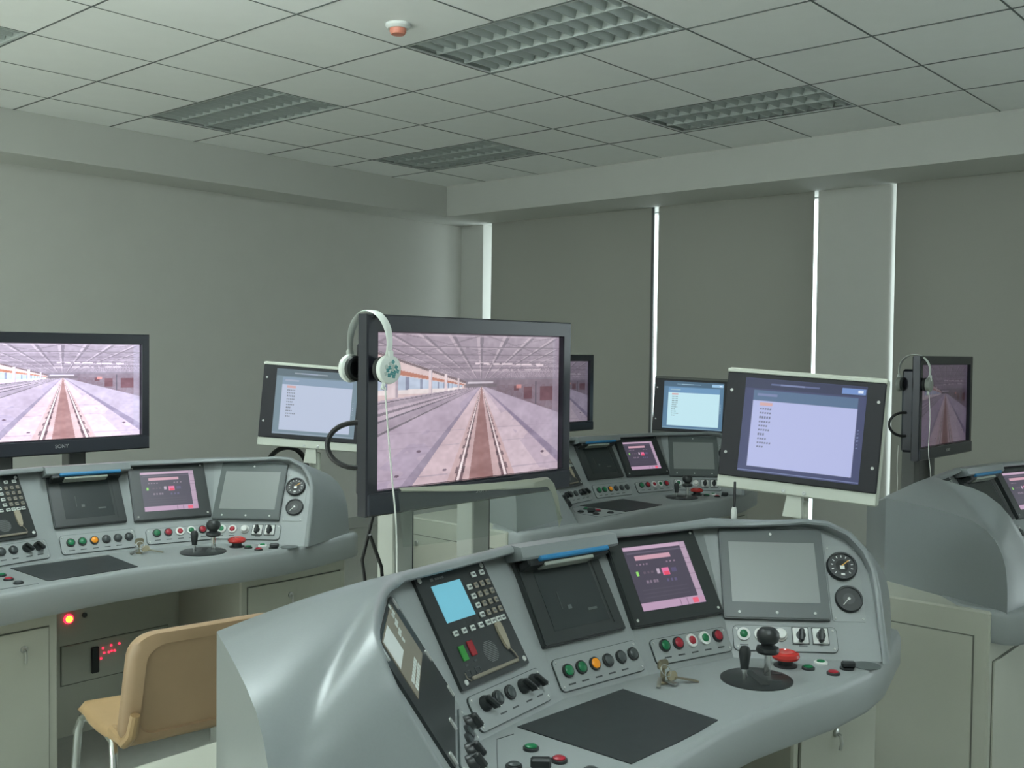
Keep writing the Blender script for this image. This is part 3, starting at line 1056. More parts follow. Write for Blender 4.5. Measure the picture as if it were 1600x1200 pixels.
    obj('maker_mark', m2, M_['printgrey'], rp, smooth=0)
    def keym(k, w_, h_):
        kk = ('key', k)
        if kk not in _lampc:
            m3 = MB(); m3.box((0, 0, .002), (w_, h_, .004), .001)
            m3.mi = 1; m3.box((0, 0, .0042), (w_ * .6, h_ * .35, .0006))
            me = m3.mesh('key', 0); me.materials.append(M_['keycap' if k == 'w' else 'keycaptan']); me.materials.append(M_['keyink'])
            _lampc[kk] = me
        return _lampc[kk]
    for u, v in [(.055, .334), (.087, .334)] + [(.024, .309 - .0225 * r) for r in range(4)]:
        x, y = P1(u, v); link('key', keym('w', .0155, .0125), None, rp, T(x, y, z))
    for r in range(4):
        for k in range(3):
            x, y = P1(.048 + .0225 * k, .309 - .0225 * r); link('key', keym('t', .0125, .0135), None, rp, T(x, y, z))
    for u in (-.086, -.056, -.026, .004, .031, .051, .070, .089):
        x, y = P1(u, .2205 - .000 * u); link('key', keym('w', .0155, .0125), None, rp, T(x, y, z))
    x, y = P1(-.088, .176); obj('green_key', MB().box((x, y, z + .001), (.019, .034, .004), .001), M_['keygreen'], rp, smooth=0)
    x, y = P1(-.056, .180); obj('red_key', MB().box((x, y, z + .001), (.019, .034, .004), .001), M_['keyred'], rp, smooth=0)
    m2 = MB()
    for u, v, w_, h_ in ((-.093, .150, .010, .004), (-.060, .153, .010, .004), (-.100, .118, .012, .005), (-.062, .119, .012, .005)):
        x, y = P1(u, v); m2.box((x, y, z + .0004), (w_, h_, .0008))
    for u, v in ((-.098, .133), (-.065, .133)):
        x, y = P1(u, v)
        for dx, dy, ww, hh in ((0, .006, .016, .0012), (-.008, 0, .0012, .012), (.008, 0, .0012, .012), (0, -.006, .010, .0012)):
            m2.box((x + dx, y + dy, z + .0004), (ww, hh, .0008))
    obj('printed_symbol', m2, M_['greylamp'], rp, smooth=0)
    m2 = MB()
    x, y = P1(-.001, .160); rad = .0245
    for i in range(-6, 7):
        yy = i * .0037; hw = math.sqrt(max(0, rad * rad - yy * yy))
        if hw > .002: m2.box((x, y + yy, z + .0005), (hw * 2, .0016, .001))
    obj('speaker_slots', m2, M_['printgrey'], rp, smooth=0)
    x, y = P1(.060, .186)
    hs = MB()
    prof = [(-.0125, .034), (-.006, .039), (.006, .039), (.0125, .034), (.0135, .018), (.0125, .0), (.010, -.022), (.005, -.033), (-.005, -.033), (-.010, -.022), (-.0125, .0), (-.0135, .018)]
    prof = [(a * .92, b * .92) for a, b in prof]
    hs.prism([(px + x, py + y - .006) for px, py in prof], z, z + .003)
    hs.prism([(px * .85 + x, py * .85 + y - .006) for px, py in prof], z + .003, z + .005)
    obj('handset', hs, M_['tan'], rp, smooth=0, label='tan microphone handset')
    x0, y0 = P1(.062, .150); x1, y1 = P1(.074, .122); x2, y2 = P1(-.098, .106 + .010); x3, y3 = P1(-.112, .125); x4, y4 = P1(-.112, .136)
    obj('handset_cord', MB().tube([(x0, y0, z + .004), ((x0 + x1) / 2 + .003, (y0 + y1) / 2, z + .004), (x1, y1, z + .004)], .0016, 6).tube([(x2 - .004, y2, z + .003), (x3, y3, z + .003), (x4, y4, z + .003)], .0012, 6)
        .box(((x1 + x2) / 2, (y1 + y2) / 2 + .001, z + .003), (x1 - x2 - .002, .0085, .006), .002), M_['brownsheet'], rp, smooth=0)
    # ---- second display (dark)
    def display(name, f, cu, cv, w_, h_, bez, scr, sw, sh, sy=0.0, depth=.016, label=None, sx=0.0):
        d = MB()
        d.prism(rounded(w_, h_, .004), -.004, depth - .003)
        d.prism(rounded(w_ - .006, h_ - .006, .003), depth - .003, depth)
        o = obj(name, d, M_[bez], root, FM(f, cu, cv), 0, label)
        if scr == 'train':
            link('screen', TRAIN_ME, None, o, T(sx, sy, depth + .0008), 'lit status screen')
        else:
            obj('screen', MB().box((sx, sy, depth), (sw, sh, .0016)), M_[scr], o, smooth=0)
        return o
    d2 = display('display', '2', 0, .228, .274, .214, 'bezel', 'dark_screen', .186, .152, label='black bezel display, switched off')
    obj('bezel_lip', MB().box((.104, 0, .0165), (.0015, .17, .0012)), M_['black'], d2, smooth=0)
    for px, py, ww, hh in ((-.045, -.005, .0016, .045), (-.02, -.025, .012, .010), (.05, -.04, .03, .006)):
        obj('screen_mark', MB().box((px, py, .0172), (ww, hh, .0006)), M_['bezelgrey'], d2, smooth=0)
    d3 = display('display', '3', -.001, .241, .308, .248, 'bezel', 'train', 0, 0, label='black bezel display with lit pink-bordered status screen', sx=-.003)
    screws(d3, .308, .248, .016, .016, .004)
    d4 = display('display', '4', -.002, .232, .282, .258, 'bezelgrey', 'grey_screen', .234, .172, sy=.002, label='grey bezel display with plain grey screen')
    for px in (-.1, .0, .1):
        link('screw', screw_mesh(.004), None, d4, T(px, -.112, .016))
    link('screw', screw_mesh(.004), None, d4, T(0, .112, .016))
    # ---- gauges
    gp = obj('gauge_plate', MB().prism(rounded(.088, .215, .006), 0, .002), M_['plate'], root, FM('4', .190, .212), 0)
    screws(gp, .088, .215, .008, .002, .003)
    gm = MB()
    gm.lathe([(.041, .002), (.041, .012), (.038, .016), (.0345, .016), (.0345, .011)], 32)
    gm.mi = 1; gm.lathe([(.0345, .0108), (0, .0112)], 32)
    ga = obj('pressure_gauge', gm, [M_['black'], M_['gaugeface']], gp, T(-.004, .046, 0), 40)
    d_ = MB()
    for i in range(11):
        a = R(225 - 27 * i)
        d_.box((.027 * math.cos(a), .027 * math.sin(a), .0117), (.006, .0022, .0006), rot=Matrix.Rotation(a, 4, 'Z'))
    d_.box((0, -.004, .0118), (.012, .010, .0008)).box((0, -.024, .0118), (.010, .006, .0006)).box((.0, -.033, .0118), (.018, .002, .0006))
    d_.mi = 1
    d_.box((.009, .008, .0126), (.026, .0025, .0008), rot=Matrix.Rotation(R(38), 4, 'Z'))
    dd = d_.mesh('dial_marks', 0); dd.materials.append(M_['white']); dd.materials.append(M_['needle'])
    link('dial_marks', dd, None, gp, T(-.004, .046, 0))
    # crescent of light plastic at the top of the upper gauge ring
    gm = MB()
    gm.lathe([(.037, .002), (.037, .010), (.0345, .013), (.031, .013), (.031, .009)], 32)
    gm.mi = 1; gm.lathe([(.031, .0088), (0, .0092)], 32)
    obj('pressure_gauge', gm, [M_['black'], M_['gaugegrey']], gp, T(.004, -.046, 0), 40)
    obj('dial_needle', MB().box((-.008, -.008, .0102), (.026, .002, .0008), rot=Matrix.Rotation(R(48), 4, 'Z')).lathe([(.004, .0095), (.004, .011), (0, .0115)], 12), M_['screw'], gp, T(.004, -.046, 0), 0)
    # ---- control plates below the panels
    p, pu, pv = plate(root, '1', -.130, .135, .012, .088)
    for u, k in ((-.085, 'knob'), (-.041, 'grey'), (.004, 'grey'), (.056, 'knob'), (.099, 'knob')):
        if k == 'knob': link('selector_knob', knob_mesh(), None, p, T(u - pu, .063 - pv, .005) @ Matrix.Rotation(R(38), 4, 'Z'))
        else: link('indicator_lamp', lamp_mesh(k), None, p, T(u - pu, .063 - pv, .005))
    legends(p, [u - pu for u in (-.041, .004, .056, .099)], .030 - pv)
    p, pu, pv = plate(root, '2', -.125, .157, .014, .090)
    for u, k in zip((-.089, -.046, -.001, .044, .089, .132), ('green', 'green', 'orange', 'grey', 'grey', 'grey')):
        link('indicator_lamp', lamp_mesh(k), None, p, T(u - pu, .058 - pv, .005))
    legends(p, [u - pu for u in (-.089, -.046, -.001, .044, .089)], .027 - pv)
    p, pu, pv = plate(root, '3', -.115, .143, .018, .082)
    for u, k in zip((-.075, -.030, .016, .061, .107), ('green', 'red', 'redring', 'greenring', 'red')):
        link('indicator_lamp', lamp_mesh(k), None, p, T(u - pu, .062 - pv, .005))
    legends(p, [u - pu for u in (-.075, -.030, .016, .061, .107)], .032 - pv)
    p, pu, pv = plate(root, '4', -.120, .150, .020, .086)
    for u, k in zip((-.094, -.049, .003), ('greenring', 'redring', 'white')):
        link('indicator_lamp', lamp_mesh(k), None, p, T(u - pu, .062 - pv, .005))
    for u in (.055, .107):
        sw = MB(); sw.box((0, 0, .003), (.040, .042, .006), .002)
        sw.mi = 1; sw.box((0, 0, .001), (.044, .046, .004))
        sw.box((0, -.002, .016), (.013, .036, .020), .004, rot=Matrix.Rotation(R(-6), 4, 'Z')); sw.lathe([(.012, .006), (.012, .012), (0, .012)], 16)
        obj('rotary_switch', sw, [M_['white'], M_['black']], p, T(u - pu, .061 - pv, .005), 0, 'black rotary switch on a white square')
    legends(p, [-.094 - pu, -.049 - pu, .06 - pu], .034 - pv)
    # wing plate
    p, pu, pv = plate(root, 'W', -.33, -.03, .010, .088)
    for u, k in zip((-.055, -.105, -.150, -.205, -.260), ('knob', 'grey', 'grey', 'knob', 'knob')):
        if k == 'knob': link('selector_knob', knob_mesh(), None, p, T(u - pu, .058 - pv, .005) @ Matrix.Rotation(R(20), 4, 'Z'))
        else: link('indicator_lamp', lamp_mesh(k), None, p, T(u - pu, .058 - pv, .005))
    # ---- wing panel
    wp = obj('wing_panel', MB().prism(rounded(.380, .246, .010), 0, .006), M_['blackplate'], root, FM('W', -.196, .230, .0), 0, 'black side panel with tan printed sheet')
    obj('printed_sheet', MB().box((-.005, .060, .0066), (.27, .118, .0014)), M_['brownsheet'], wp, smooth=0)
    obj('white_sheet', MB().box((-.078, .088, .0076), (.11, .056, .0012)), M_['white'], wp, smooth=0)
    for i in range(4):
        for k in range(2):
            obj('printed_block', MB().box((.100 - .022 * i, .078 - .013 * k + .014 * (3 - i), .0076), (.017, .010, .001)), M_['keycap'], wp, smooth=0)
    for i in range(7):
        for k in range(2):
            obj('printed_block', MB().box((.025 - .021 * i, .022 - .013 * k, .0076), (.016, .009, .001)), M_['keycap'], wp, smooth=0)
    for px, py in ((.174, .105), (.174, -.02), (.172, -.105), (.0, -.112), (-.165, -.112), (-.176, .105)):
        obj('clip', MB().prism(rounded(.012, .026, .005), .006, .0095), M_['screw'], wp, T(px, py, 0), 0)
    # ---- desk controls
    z = ZD
    gp = obj('controller_plate', MB().lathe([(.088, 0), (.088, .003), (.085, .0045), (0, .0045)], 40), M_['blackplate'], root, T(.467, -.185, z), 40, 'round black controller plate')
    m2 = MB()
    m2.box((.062, -.012, .0050), (.045, .016, .001), rot=Matrix.Rotation(R(-55), 4, 'Z')).box((.012, -.045, .0050), (.035, .003, .001), rot=Matrix.Rotation(R(-55), 4, 'Z'))
    obj('plate_print', m2, M_['greylamp'], gp, smooth=0)
    obj('lever_slot', MB().box((0, 0, .0048), (.02, .115, .001), rot=Matrix.Rotation(R(-40), 4, 'Z')), M_['black'], gp, smooth=0)
    sl = obj('direction_lever', MB().lathe([(.0065, 0), (.0065, .030), (0, .030)], 12, T(-.028, .018, .004)), M_['chrome'], gp)
    obj('lever_grip', MB().lathe([(.010, .026), (.0105, .034), (.0145, .062), (.0145, .070), (.010, .080), (0, .083)], 18, T(-.028, .018, .004)), M_['black'], sl)
    bl = obj('throttle_lever', MB().lathe([(.0085, 0), (.0085, .062), (0, .062)], 14, T(.040, -.008, .004)), M_['chrome'], gp)
    obj('lever_ball', MB().lathe([(.010, .052), (.026, .056), (.029, .062), (.027, .070), (.016, .074), (.016, .078), (.0245, .084), (.0285, .096), (.0265, .108), (.018, .117), (.0, .120)], 22, T(.040, -.008, .004)), M_['black'], bl)
    es = obj('emergency_stop', MB().lathe([(.030, 0), (.030, .003), (.020, .005), (.019, .018), (0, .018)], 24), M_['black'], root, T(.620, -.185, z), 40)
    obj('mushroom_head', MB().lathe([(.017, .016), (.033, .020), (.036, .026), (.034, .034), (.024, .038), (.022, .035), (0, .036)], 28), M_['stopred'], es, label='red mushroom head')
    for x, y, k in ((.636, -.240, 'green'), (.702, -.243, 'greenring'), (.640, -.305, 'red'), (-.253, -.070, 'green'), (-.262, -.150, 'red'), (-.262, -.228, 'grey'), (-.345, -.200, 'grey'), (-.345, -.105, 'grey')):
        link('indicator_lamp', lamp_mesh(k), None, root, T(x, y, z))
    obj('toggle_switch', MB().lathe([(.018, 0), (.018, .004), (0, .004)], 20).box((.004, 0, .012), (.036, .018, .016), .004), M_['black'], root, T(.705, -.312, z) @ Matrix.Rotation(R(-50), 4, 'Z'), 0)
    obj('toggle_switch', MB().lathe([(.018, 0), (.018, .004), (0, .004)], 20).box((.0, 0, .014), (.040, .020, .020), .004), M_['black'], root, T(-.318, -.150, z) @ Matrix.Rotation(R(-50), 4, 'Z'), 0)
    obj('blank_cover', MB().lathe([(.036, 0), (.036, .0015), (0, .002)], 28), M_['bezelgrey'], root, T(.765, -.338, z))
    # outline of the left inset plate
    mo = MB()
    pl = [(-.215, .010), (-.26, .016), (-.30, -.02), (-.385, -.10), (-.40, -.27), (-.215, -.275)]
    for a, b in zip(pl, pl[1:]):
        va, vb = Vector((*a, 0)), Vector((*b, 0)); d = vb - va
        mo.box(((va + vb) / 2 + Vector((0, 0, z + .0004))), (d.length, .0016, .0012), rot=Matrix.Rotation(math.atan2(d.y, d.x), 4, 'Z'))
    obj('inset_outline', mo, M_['greylamp'], root, smooth=0)
    # ---- cabinets below
    def pedestal(x0, x1, end):
        b = MB().box(((x0 + x1) / 2, .115, .3725), (x1 - x0, .65, .745), .006)
        o = obj('pedestal', b, M_['cream'], root, smooth=0)
        w_ = x1 - x0
        # front door
        f_ = obj('cabinet_door', MB().box(((x0 + x1) / 2, -.2125, .315), (w_ - .07, .008, .53)), M_['cream'], o, smooth=0)
        obj('door_gap', MB().box(((x0 + x1) / 2, -.2105, .315), (w_ - .062, .003, .538)), M_['seam'], o, smooth=0)
        hx = x1 - .12 if x1 < 0 else (x0 + .24)
        obj('door_handle', MB().lathe([(.012, 0), (.012, .006), (.008, .008), (0, .008)], 16, T(hx, -.2165, .52) @ Matrix.Rotation(PI / 2, 4, 'X')).tube([(hx, -.218, .52), (hx, -.232, .515), (hx, -.236, .495), (hx, -.232, .476)], .005, 8), M_['steel'], o)
        # end door
        sx = -1 if end < 0 else 1
        xe = x0 if end < 0 else x1
        obj('cabinet_door', MB().box((xe + sx * .0025, .115, .35), (.008, .55, .62)), M_['cream'], o, smooth=0)
        obj('door_gap', MB().box((xe + sx * .0005, .115, .35), (.003, .558, .628)), M_['seam'], o, smooth=0)
        obj('door_lock', MB().lathe([(.014, 0), (.014, .006), (.010, .009), (0, .009)], 18, T(xe + sx * .0065, .36, .625) @ Matrix.Rotation(sx * PI / 2, 4, 'Y')), M_['steel'], o)
    pedestal(-1.02, -.12, -1)
    pedestal(.62, 1.16, 1)
    back = obj('knee_panel', MB().box((.25, .26, .33), (.74, .02, .60)).box((.25, .26, .30), (.735, .018, .6)), M_['cream'], root, smooth=0)
    ln = MB().lathe([(.019, 0), (.019, .006), (0, .006)], 20, T(.135, .25, .470) @ Matrix.Rotation(PI / 2, 4, 'X'))
    obj('pilot_lamp', ln, M_['ledred'], back, label='glowing red pilot lamp')
    obj('pilot_lamp_core', MB().lathe([(.013, 0), (.013, .010), (0, .012)], 20, T(.135, .25, .470) @ Matrix.Rotation(PI / 2, 4, 'X')), M_['ledyel'], back)
    obj('socket', MB().lathe([(.010, 0), (.010, .006), (0, .006)], 14, T(.200, .25, .474) @ Matrix.Rotation(PI / 2, 4, 'X')), M_['black'], back)
    cp = obj('relay_panel', MB().box((.335, .248, .285), (.46, .006, .155), .002), M_['cream'], back, smooth=0)
    obj('panel_gap', MB().box((.335, .2495, .285), (.466, .003, .161)), M_['seam'], back, smooth=0)
    obj('breaker', MB().box((.240, .240, .285), (.032, .014, .105), .003), M_['black'], back, smooth=0)
    for px, pz in ((.275, .325), (.310, .33), (.345, .33), (.280, .305), (.300, .304), (.312, .307), (.325, .305), (.267, .285)):
        obj('status_led', MB().lathe([(.0042, 0), (.0042, .003), (0, .004)], 8, T(px, .244, pz) @ Matrix.Rotation(PI / 2, 4, 'X')), M_['ledred'], back, smooth=0)
    return root


CON = {'A': (1.83, 1.40, 0), 'B': (1.767, 3.76, 0), 'C': (4.45, 3.26, 0), 'D': (4.45, 1.22, 0)}
con_labels = {'A': 'large grey driver console in the foreground with cyan-lit radio keypad panel',
              'B': 'grey driver console at left with tan chair in front',
              'C': 'grey driver console in the dim far middle behind the central television',
              'D': 'grey driver console at the right edge, seen from its left end'}
con0 = make_console()
for k in 'ABCD':
    o = con0 if k == 'A' else copy_tree(con0)
    o.location = CON[k]
    tag(o, con_labels[k], 'console', 'driver desk consoles')
    CON[k + 'o'] = o

# ------------------------------------------------------------------ televisions on posts
def text_mesh(txt, size):
    cu = bpy.data.curves.new('lettering', 'FONT')
    cu.body = txt; cu.size = size; cu.align_x = 'CENTER'; cu.align_y = 'CENTER'; cu.extrude = 0.0006
    o = bpy.data.objects.new('lettering', cu)
    COL.objects.link(o)
    dg = bpy.context.evaluated_depsgraph_get()
    me = bpy.data.meshes.new_from_object(o.evaluated_get(dg))
    bpy.data.objects.remove(o)
    return me


LOGO = text_mesh('SONY', 0.022)
LOGO.materials.append(M_['tvlogo'])


def make_tv(x0, x1, y, z0, z1, strength, tint, label, posts=(.28, .66), post_mat='post', rz=0.0):
    W, H = x1 - x0, z1 - z0
    cx = (x0 + x1) / 2
    root = thing('television', label, 'television', (cx, y, 0), rz, 'televisions on floor stands')
    sx, sz = W / .844, H / .527
    B = T(0, 0, z0)
    fb, lb = .038 * sx, .066 * sz      # bezel widths
    m = MB()
    tb = .046 * sz
    def rect(ix, iz0, iz1, yy): return [Vector((-W / 2 + ix, yy, iz0)), Vector((W / 2 - ix, yy, iz0)), Vector((W / 2 - ix, yy, H - iz1)), Vector((-W / 2 + ix, yy, H - iz1))]
    m.grid([rect(.006, .006, .006, .042), rect(0, 0, 0, .036), rect(0, 0, 0, .004), rect(.004, .004, .004, 0), rect(fb - .002, lb, tb - .002, 0), rect(fb, lb, tb, .003), rect(fb, lb, tb, .020), ], close_u=True)
    bk_ = rect(.006, .006, .006, .042); m.verts_faces(bk_, [[0, 1, 2, 3]])
    ft_ = rect(fb, lb, tb, .020); m.verts_faces(ft_, [[0, 1, 2, 3]])
    obj('bezel', m, M_['tv'], root, B, 0)
    lo = obj('lower_trim', MB().box((0, -.001, lb * .48), (W - .008, .010, lb * .86), .003), M_['tvlow'], root, B, 0)
    link('logo_lettering', LOGO, None, lo, T(0.01, -.0065, lb * .52) @ Matrix.Rotation(PI / 2, 4, 'X'))
    obj('back_housing', MB().box((0, .075, H * .47), (W * .88, .075, H * .80), .012), M_['tv'], root, B, 0)
    s = bpy.data.objects.new('screen', TV_ME.copy())
    s.data.materials.append(screen_mat('tv_glow', strength, tint))
    COL.objects.link(s); s.parent = root
    s.matrix_basis = B @ T(0, .0185, lb + (H - lb - .046 * sz) / 2) @ Matrix.Rotation(PI / 2, 4, 'X') @ Matrix.Diagonal((sx * 1.0, sz * .95, 1, 1))
    for f in posts:
        px = -W / 2 + W * f
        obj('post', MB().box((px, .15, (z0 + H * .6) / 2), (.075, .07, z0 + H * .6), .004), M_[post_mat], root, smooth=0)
        obj('cable_channel', MB().box((px + .039, .122, (z0 + H * .3) / 2 + .1), (.004, .008, z0 + H * .3 - .2)), M_['cable'], root, smooth=0)
    obj('foot_plate', MB().box((0, .15, .012), (W * .7, .40, .024), .006), M_[post_mat], root, smooth=0)
    pts = []
    for i in range(17):
        a = R(-100 + 200 * i / 16)
        d = .012 + .075 * math.cos(a)
        pts.append((-W / 2 + .05 - .68 * d, .085 + .73 * d, z0 + H * .34 + .060 * math.sin(a)))
    obj('cable_loop', MB().tube(pts, .007, 8), M_['cable'], root)
    return root


make_tv(1.742, 2.583, 2.031, 1.118, 1.642, 0.92, (1.0, 0.97, 0.975), 'large black television in the centre, white headphones hung on its corner')
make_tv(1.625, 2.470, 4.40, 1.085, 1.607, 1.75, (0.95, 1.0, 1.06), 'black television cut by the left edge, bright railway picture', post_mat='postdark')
make_tv(4.40, 5.19, 3.90, 1.065, 1.534, 0.42, (0.92, 0.93, 1.0), 'black television mostly hidden behind the central television', post_mat='post')
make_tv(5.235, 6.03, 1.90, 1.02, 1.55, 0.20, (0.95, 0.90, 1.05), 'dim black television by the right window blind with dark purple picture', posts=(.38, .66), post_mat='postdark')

# ------------------------------------------------------------------ menu monitors
MON_A = menu_picture((62, 66, 104), (84, 108, 140), (176, 182, 224), [0, (92, 100, 140), (120, 130, 170), (110, 140, 196)])
MON_B = menu_picture((118, 138, 150), (134, 154, 176), (184, 194, 216), [0, (150, 160, 170), (160, 170, 190), (160, 184, 216)])
MON_C = menu_picture((84, 120, 150), (104, 146, 184), (190, 226, 236), [0, (110, 140, 160), (150, 180, 196), (150, 190, 220)])


def make_monitor(loc, rz, tilt, roll, pic, strength, label, white=True, base_z=0.0):
    root = thing('menu_monitor', label, 'monitor', (loc[0], loc[1], base_z), rz, 'menu monitors on floor posts')
    h = loc[2] - base_z
    Mh = T(0, 0, h) @ Matrix.Rotation(R(roll), 4, 'Y') @ Matrix.Rotation(R(tilt), 4, 'X')
    W, H = .495, .335
    hw = 'monwhite' if white else 'mongreen'
    hs = MB().box((0, .030, -.012), (W, .05, H + .055), .006)
    hs.box((0, .012, -(H / 2 + .018)), (W, .02, .040), .003)
    if white:
        hs.box((0, .010, H / 2 + .006), (W, .03, .012), .002)
    hsg = obj('housing', hs, M_[hw], root, Mh, 0)
    bz = obj('bezel', MB().box((0, .002, 0), (W - .004, .012, H), .003), M_['montop'], root, Mh, 0)
    for sx in (-1, 1):
        for sz in (-.55, .65):
            link('screw', screw_mesh(.005), None, bz, T(sx * (W / 2 - .02), -.004, sz * H / 2) @ Matrix.Rotation(PI / 2, 4, 'X'))
    me = picture_mesh('menu_picture', .376, .300, pic)
    me.materials.append(screen_mat('menu_glow', strength))
    link('screen', me, None, root, Mh @ T(.004, -.0048, .003) @ Matrix.Rotation(PI / 2, 4, 'X'))
    nk = MB().prism([(-.03, 0), (.03, 0), (.022, .07), (-.022, .07)], -.02, .02, T(0, .03, -H / 2 - .105) @ Matrix.Rotation(PI / 2, 4, 'X'))
    obj('neck', nk, M_[hw], root, Mh, 0)
    for sx in (-.032, .032):
        link('screw', screw_mesh(.006), None, hsg, T(sx, -.0005, -(H / 2 + .026)) @ Matrix.Rotation(PI / 2, 4, 'X'))
    ph = h - H / 2 - .09
    obj('post', MB().lathe([(.024, 0.01), (.024, ph + .03), (0, ph + .03)], 20, T(0, .035, 0)), M_[hw], root)
    obj('base_disc', MB().lathe([(.070, 0), (.070, .010), (.03, .018), (0, .018)], 28, T(0, .035, 0)), M_['cable'], root)
    return root


make_monitor((3.03, 1.47, 1.312), R(-77), -6, 3.2, MON_A, 1.0, 'cream-framed monitor right of the foreground television showing a lavender menu')
make_monitor((2.99, 3.855, 1.294), R(-46), -5, 4.0, MON_B, 1.0, 'cream-framed monitor at left, partly hidden by the central television')
make_monitor((5.70, 3.50, 1.213), R(-64), -4, 2.0, MON_C, 1.0, 'small dark-framed monitor with pale cyan screen in front of the blinds', white=False)

# ------------------------------------------------------------------ headphones
def make_headphones(loc, label, prints, sc=1.0, twist=0.0, cabpts=None, cab2=None, gap=.072):
    root = thing('headphones', label, 'headphones', loc, twist, 'headphones hung on televisions')
    # the band arches front to back over the top of the television
    rows = []
    n = 30
    for i in range(n + 1):
        a = R(-28 + 236 * i / n)
        y = -(gap + .006) * math.cos(a); zz = .082 * math.sin(a) - .082
        w_ = .010 + .006 * max(0, math.sin(a)) 
        nx, nz = -math.cos(a), math.sin(a)
        ring = []
        for (dx, dr) in ((-w_, 0), (-w_ * .7, .003), (w_ * .7, .003), (w_, 0), (w_ * .7, -.002), (-w_ * .7, -.002)):
            ring.append(Vector((dx, y + nx * dr, zz + nz * dr)))
        rows.append(ring)
    mb = MB().grid(rows, close_u=True)
    mb.verts_faces(rows[0], [list(range(6))]); mb.verts_faces(rows[-1], [list(range(6))])
    obj('headband', mb, M_['phonewhite'], root, smooth=40)
    for s in (-1, 1):
        Mc = T(.0, s * (gap + .004), -.150) @ Matrix.Rotation(s * -PI / 2, 4, 'X') @ Matrix.Rotation(0, 4, 'Z')
        cup = obj('ear_cup', MB().lathe([(.030, -.014), (.0365, -.008), (.038, .0), (.036, .006), (.031, .009), (0, .010)], 28), M_['phonewhite'] if prints else M_['phonegrey'], root, Mc)
        obj('ear_pad', MB().lathe([(.018, -.020), (.026, -.030), (.033, -.027), (.0345, -.018), (.030, -.012), (.0, -.012)], 24), M_['pad'], cup)
        if prints and s < 0:
            rnd = random.Random(4)
            for k in range(20):
                a = k * 2.4; r_ = .0265 * math.sqrt((k + .4) / 20)
                px, py = r_ * math.cos(a), r_ * math.sin(a)
                zz = .0095 if r_ > .02 else .0102
                fl = MB()
                for q in range(4):
                    b = 2 * PI * q / 4 + k
                    fl.lathe([(.0030, 0), (.0026, .0008), (0, .001)], 8, T(px + .0034 * math.cos(b), py + .0034 * math.sin(b), zz - .0006 - .0012 * (r_ > .022)))
                obj('printed_flower', fl, M_['teal'] if k % 3 != 0 else M_['paleprint'], cup)
        obj('cup_yoke', MB().box((0, s * (gap + .010), -.118), (.018, .007, .034), .003), M_['phonewhite'], root, smooth=0)
    obj('plug_stub', MB().tube([(-.014, -gap - .002, -.184), (-.022, -gap - .004, -.200)], .005, 8), M_['phonewhite'], root)
    if cabpts:
        for cp in (cabpts, cab2):
            if cp:
                pts = [Vector(p) for p in cp]
                # smooth through the points
                sm = []
                for i in range(len(pts) - 1):
                    p0 = pts[max(i - 1, 0)]; p1 = pts[i]; p2 = pts[i + 1]; p3 = pts[min(i + 2, len(pts) - 1)]
                    for k in range(6):
                        t = k / 6
                        sm.append(0.5 * ((2 * p1) + (p2 - p0) * t + (2 * p0 - 5 * p1 + 4 * p2 - p3) * t * t + (3 * p1 - p0 - 3 * p2 + p3) * t ** 3))
                sm.append(pts[-1])
                obj('cable', MB().tube(sm, .0022, 6), M_['cablewhite'], root)
    return root


make_headphones((1.775, 2.062, 1.650), 'white headphones with teal flower print hung on the central television', True,
                cabpts=[(-.014, -.078, -.195), (-.010, -.085, -.30), (.000, -.090, -.42), (.012, -.095, -.55), (.012, -.100, -.70), (.012, -.105, -.90)])
make_headphones((5.275, 1.945, 1.556), 'white and grey headphones hung on the dim right television', False,
                cabpts=[(-.010, -.078, -.190), (-.02, -.09, -.32), (-.03, -.09, -.48), (-.02, -.10, -.60), (-.06, -.11, -.72)],
                cab2=[(-.06, .05, -.46), (-.07, .05, -.56), (-.06, .05, -.66), (-.07, .05, -.80)])

# ------------------------------------------------------------------ keys in the desk lock
def make_keys(cx, cy, label):
    root = thing('key_set', label, 'keys', (cx + .282, cy - .033, ZD + .0005), R(-12), 'keys in the console locks')
    root.scale = (1.12, 1.12, 1.0)
    obj('key_lock', MB().lathe([(.012, 0), (.012, .004), (.008, .006), (0, .006)], 18), M_['brass'], root)
    obj('key', MB().box((0, 0, .022), (.004, .010, .032)).prism(rounded(.030, .024, .009), -.002, .002, T(0, 0, .046) @ Matrix.Rotation(PI / 2, 4, 'X')), M_['brass'], root, smooth=0)
    obj('key', MB().prism(rounded(.028, .022, .009), -.002, .002, T(.018, -.010, .018) @ Matrix.Rotation(R(70), 4, 'X')).box((.048, -.026, .008), (.052, .009, .003), rot=Matrix.Rotation(R(-30), 4, 'Z') @ Matrix.Rotation(R(12), 4, 'Y')), M_['brass'], root, smooth=0)
    obj('key', MB().box((-.022, -.012, .010), (.034, .009, .003), rot=Matrix.Rotation(R(40), 4, 'Z') @ Matrix.Rotation(R(-20), 4, 'Y')).box((.004, -.022, .008), (.010, .030, .003)), M_['steel'], root, smooth=0)
    obj('key_ring', MB().tube([(.013 * math.cos(2 * PI * i / 16), -.010 + .013 * math.sin(2 * PI * i / 16) * .6, .034 + .012 * math.sin(2 * PI * i / 16)) for i in range(16)], .0012, 6, closed=True), M_['steel'], root)
    return root


make_keys(CON['A'][0], CON['A'][1], 'brass keys in the lock of the foreground console')
make_keys(CON['B'][0], CON['B'][1], 'brass keys in the lock of the left console with the chair')

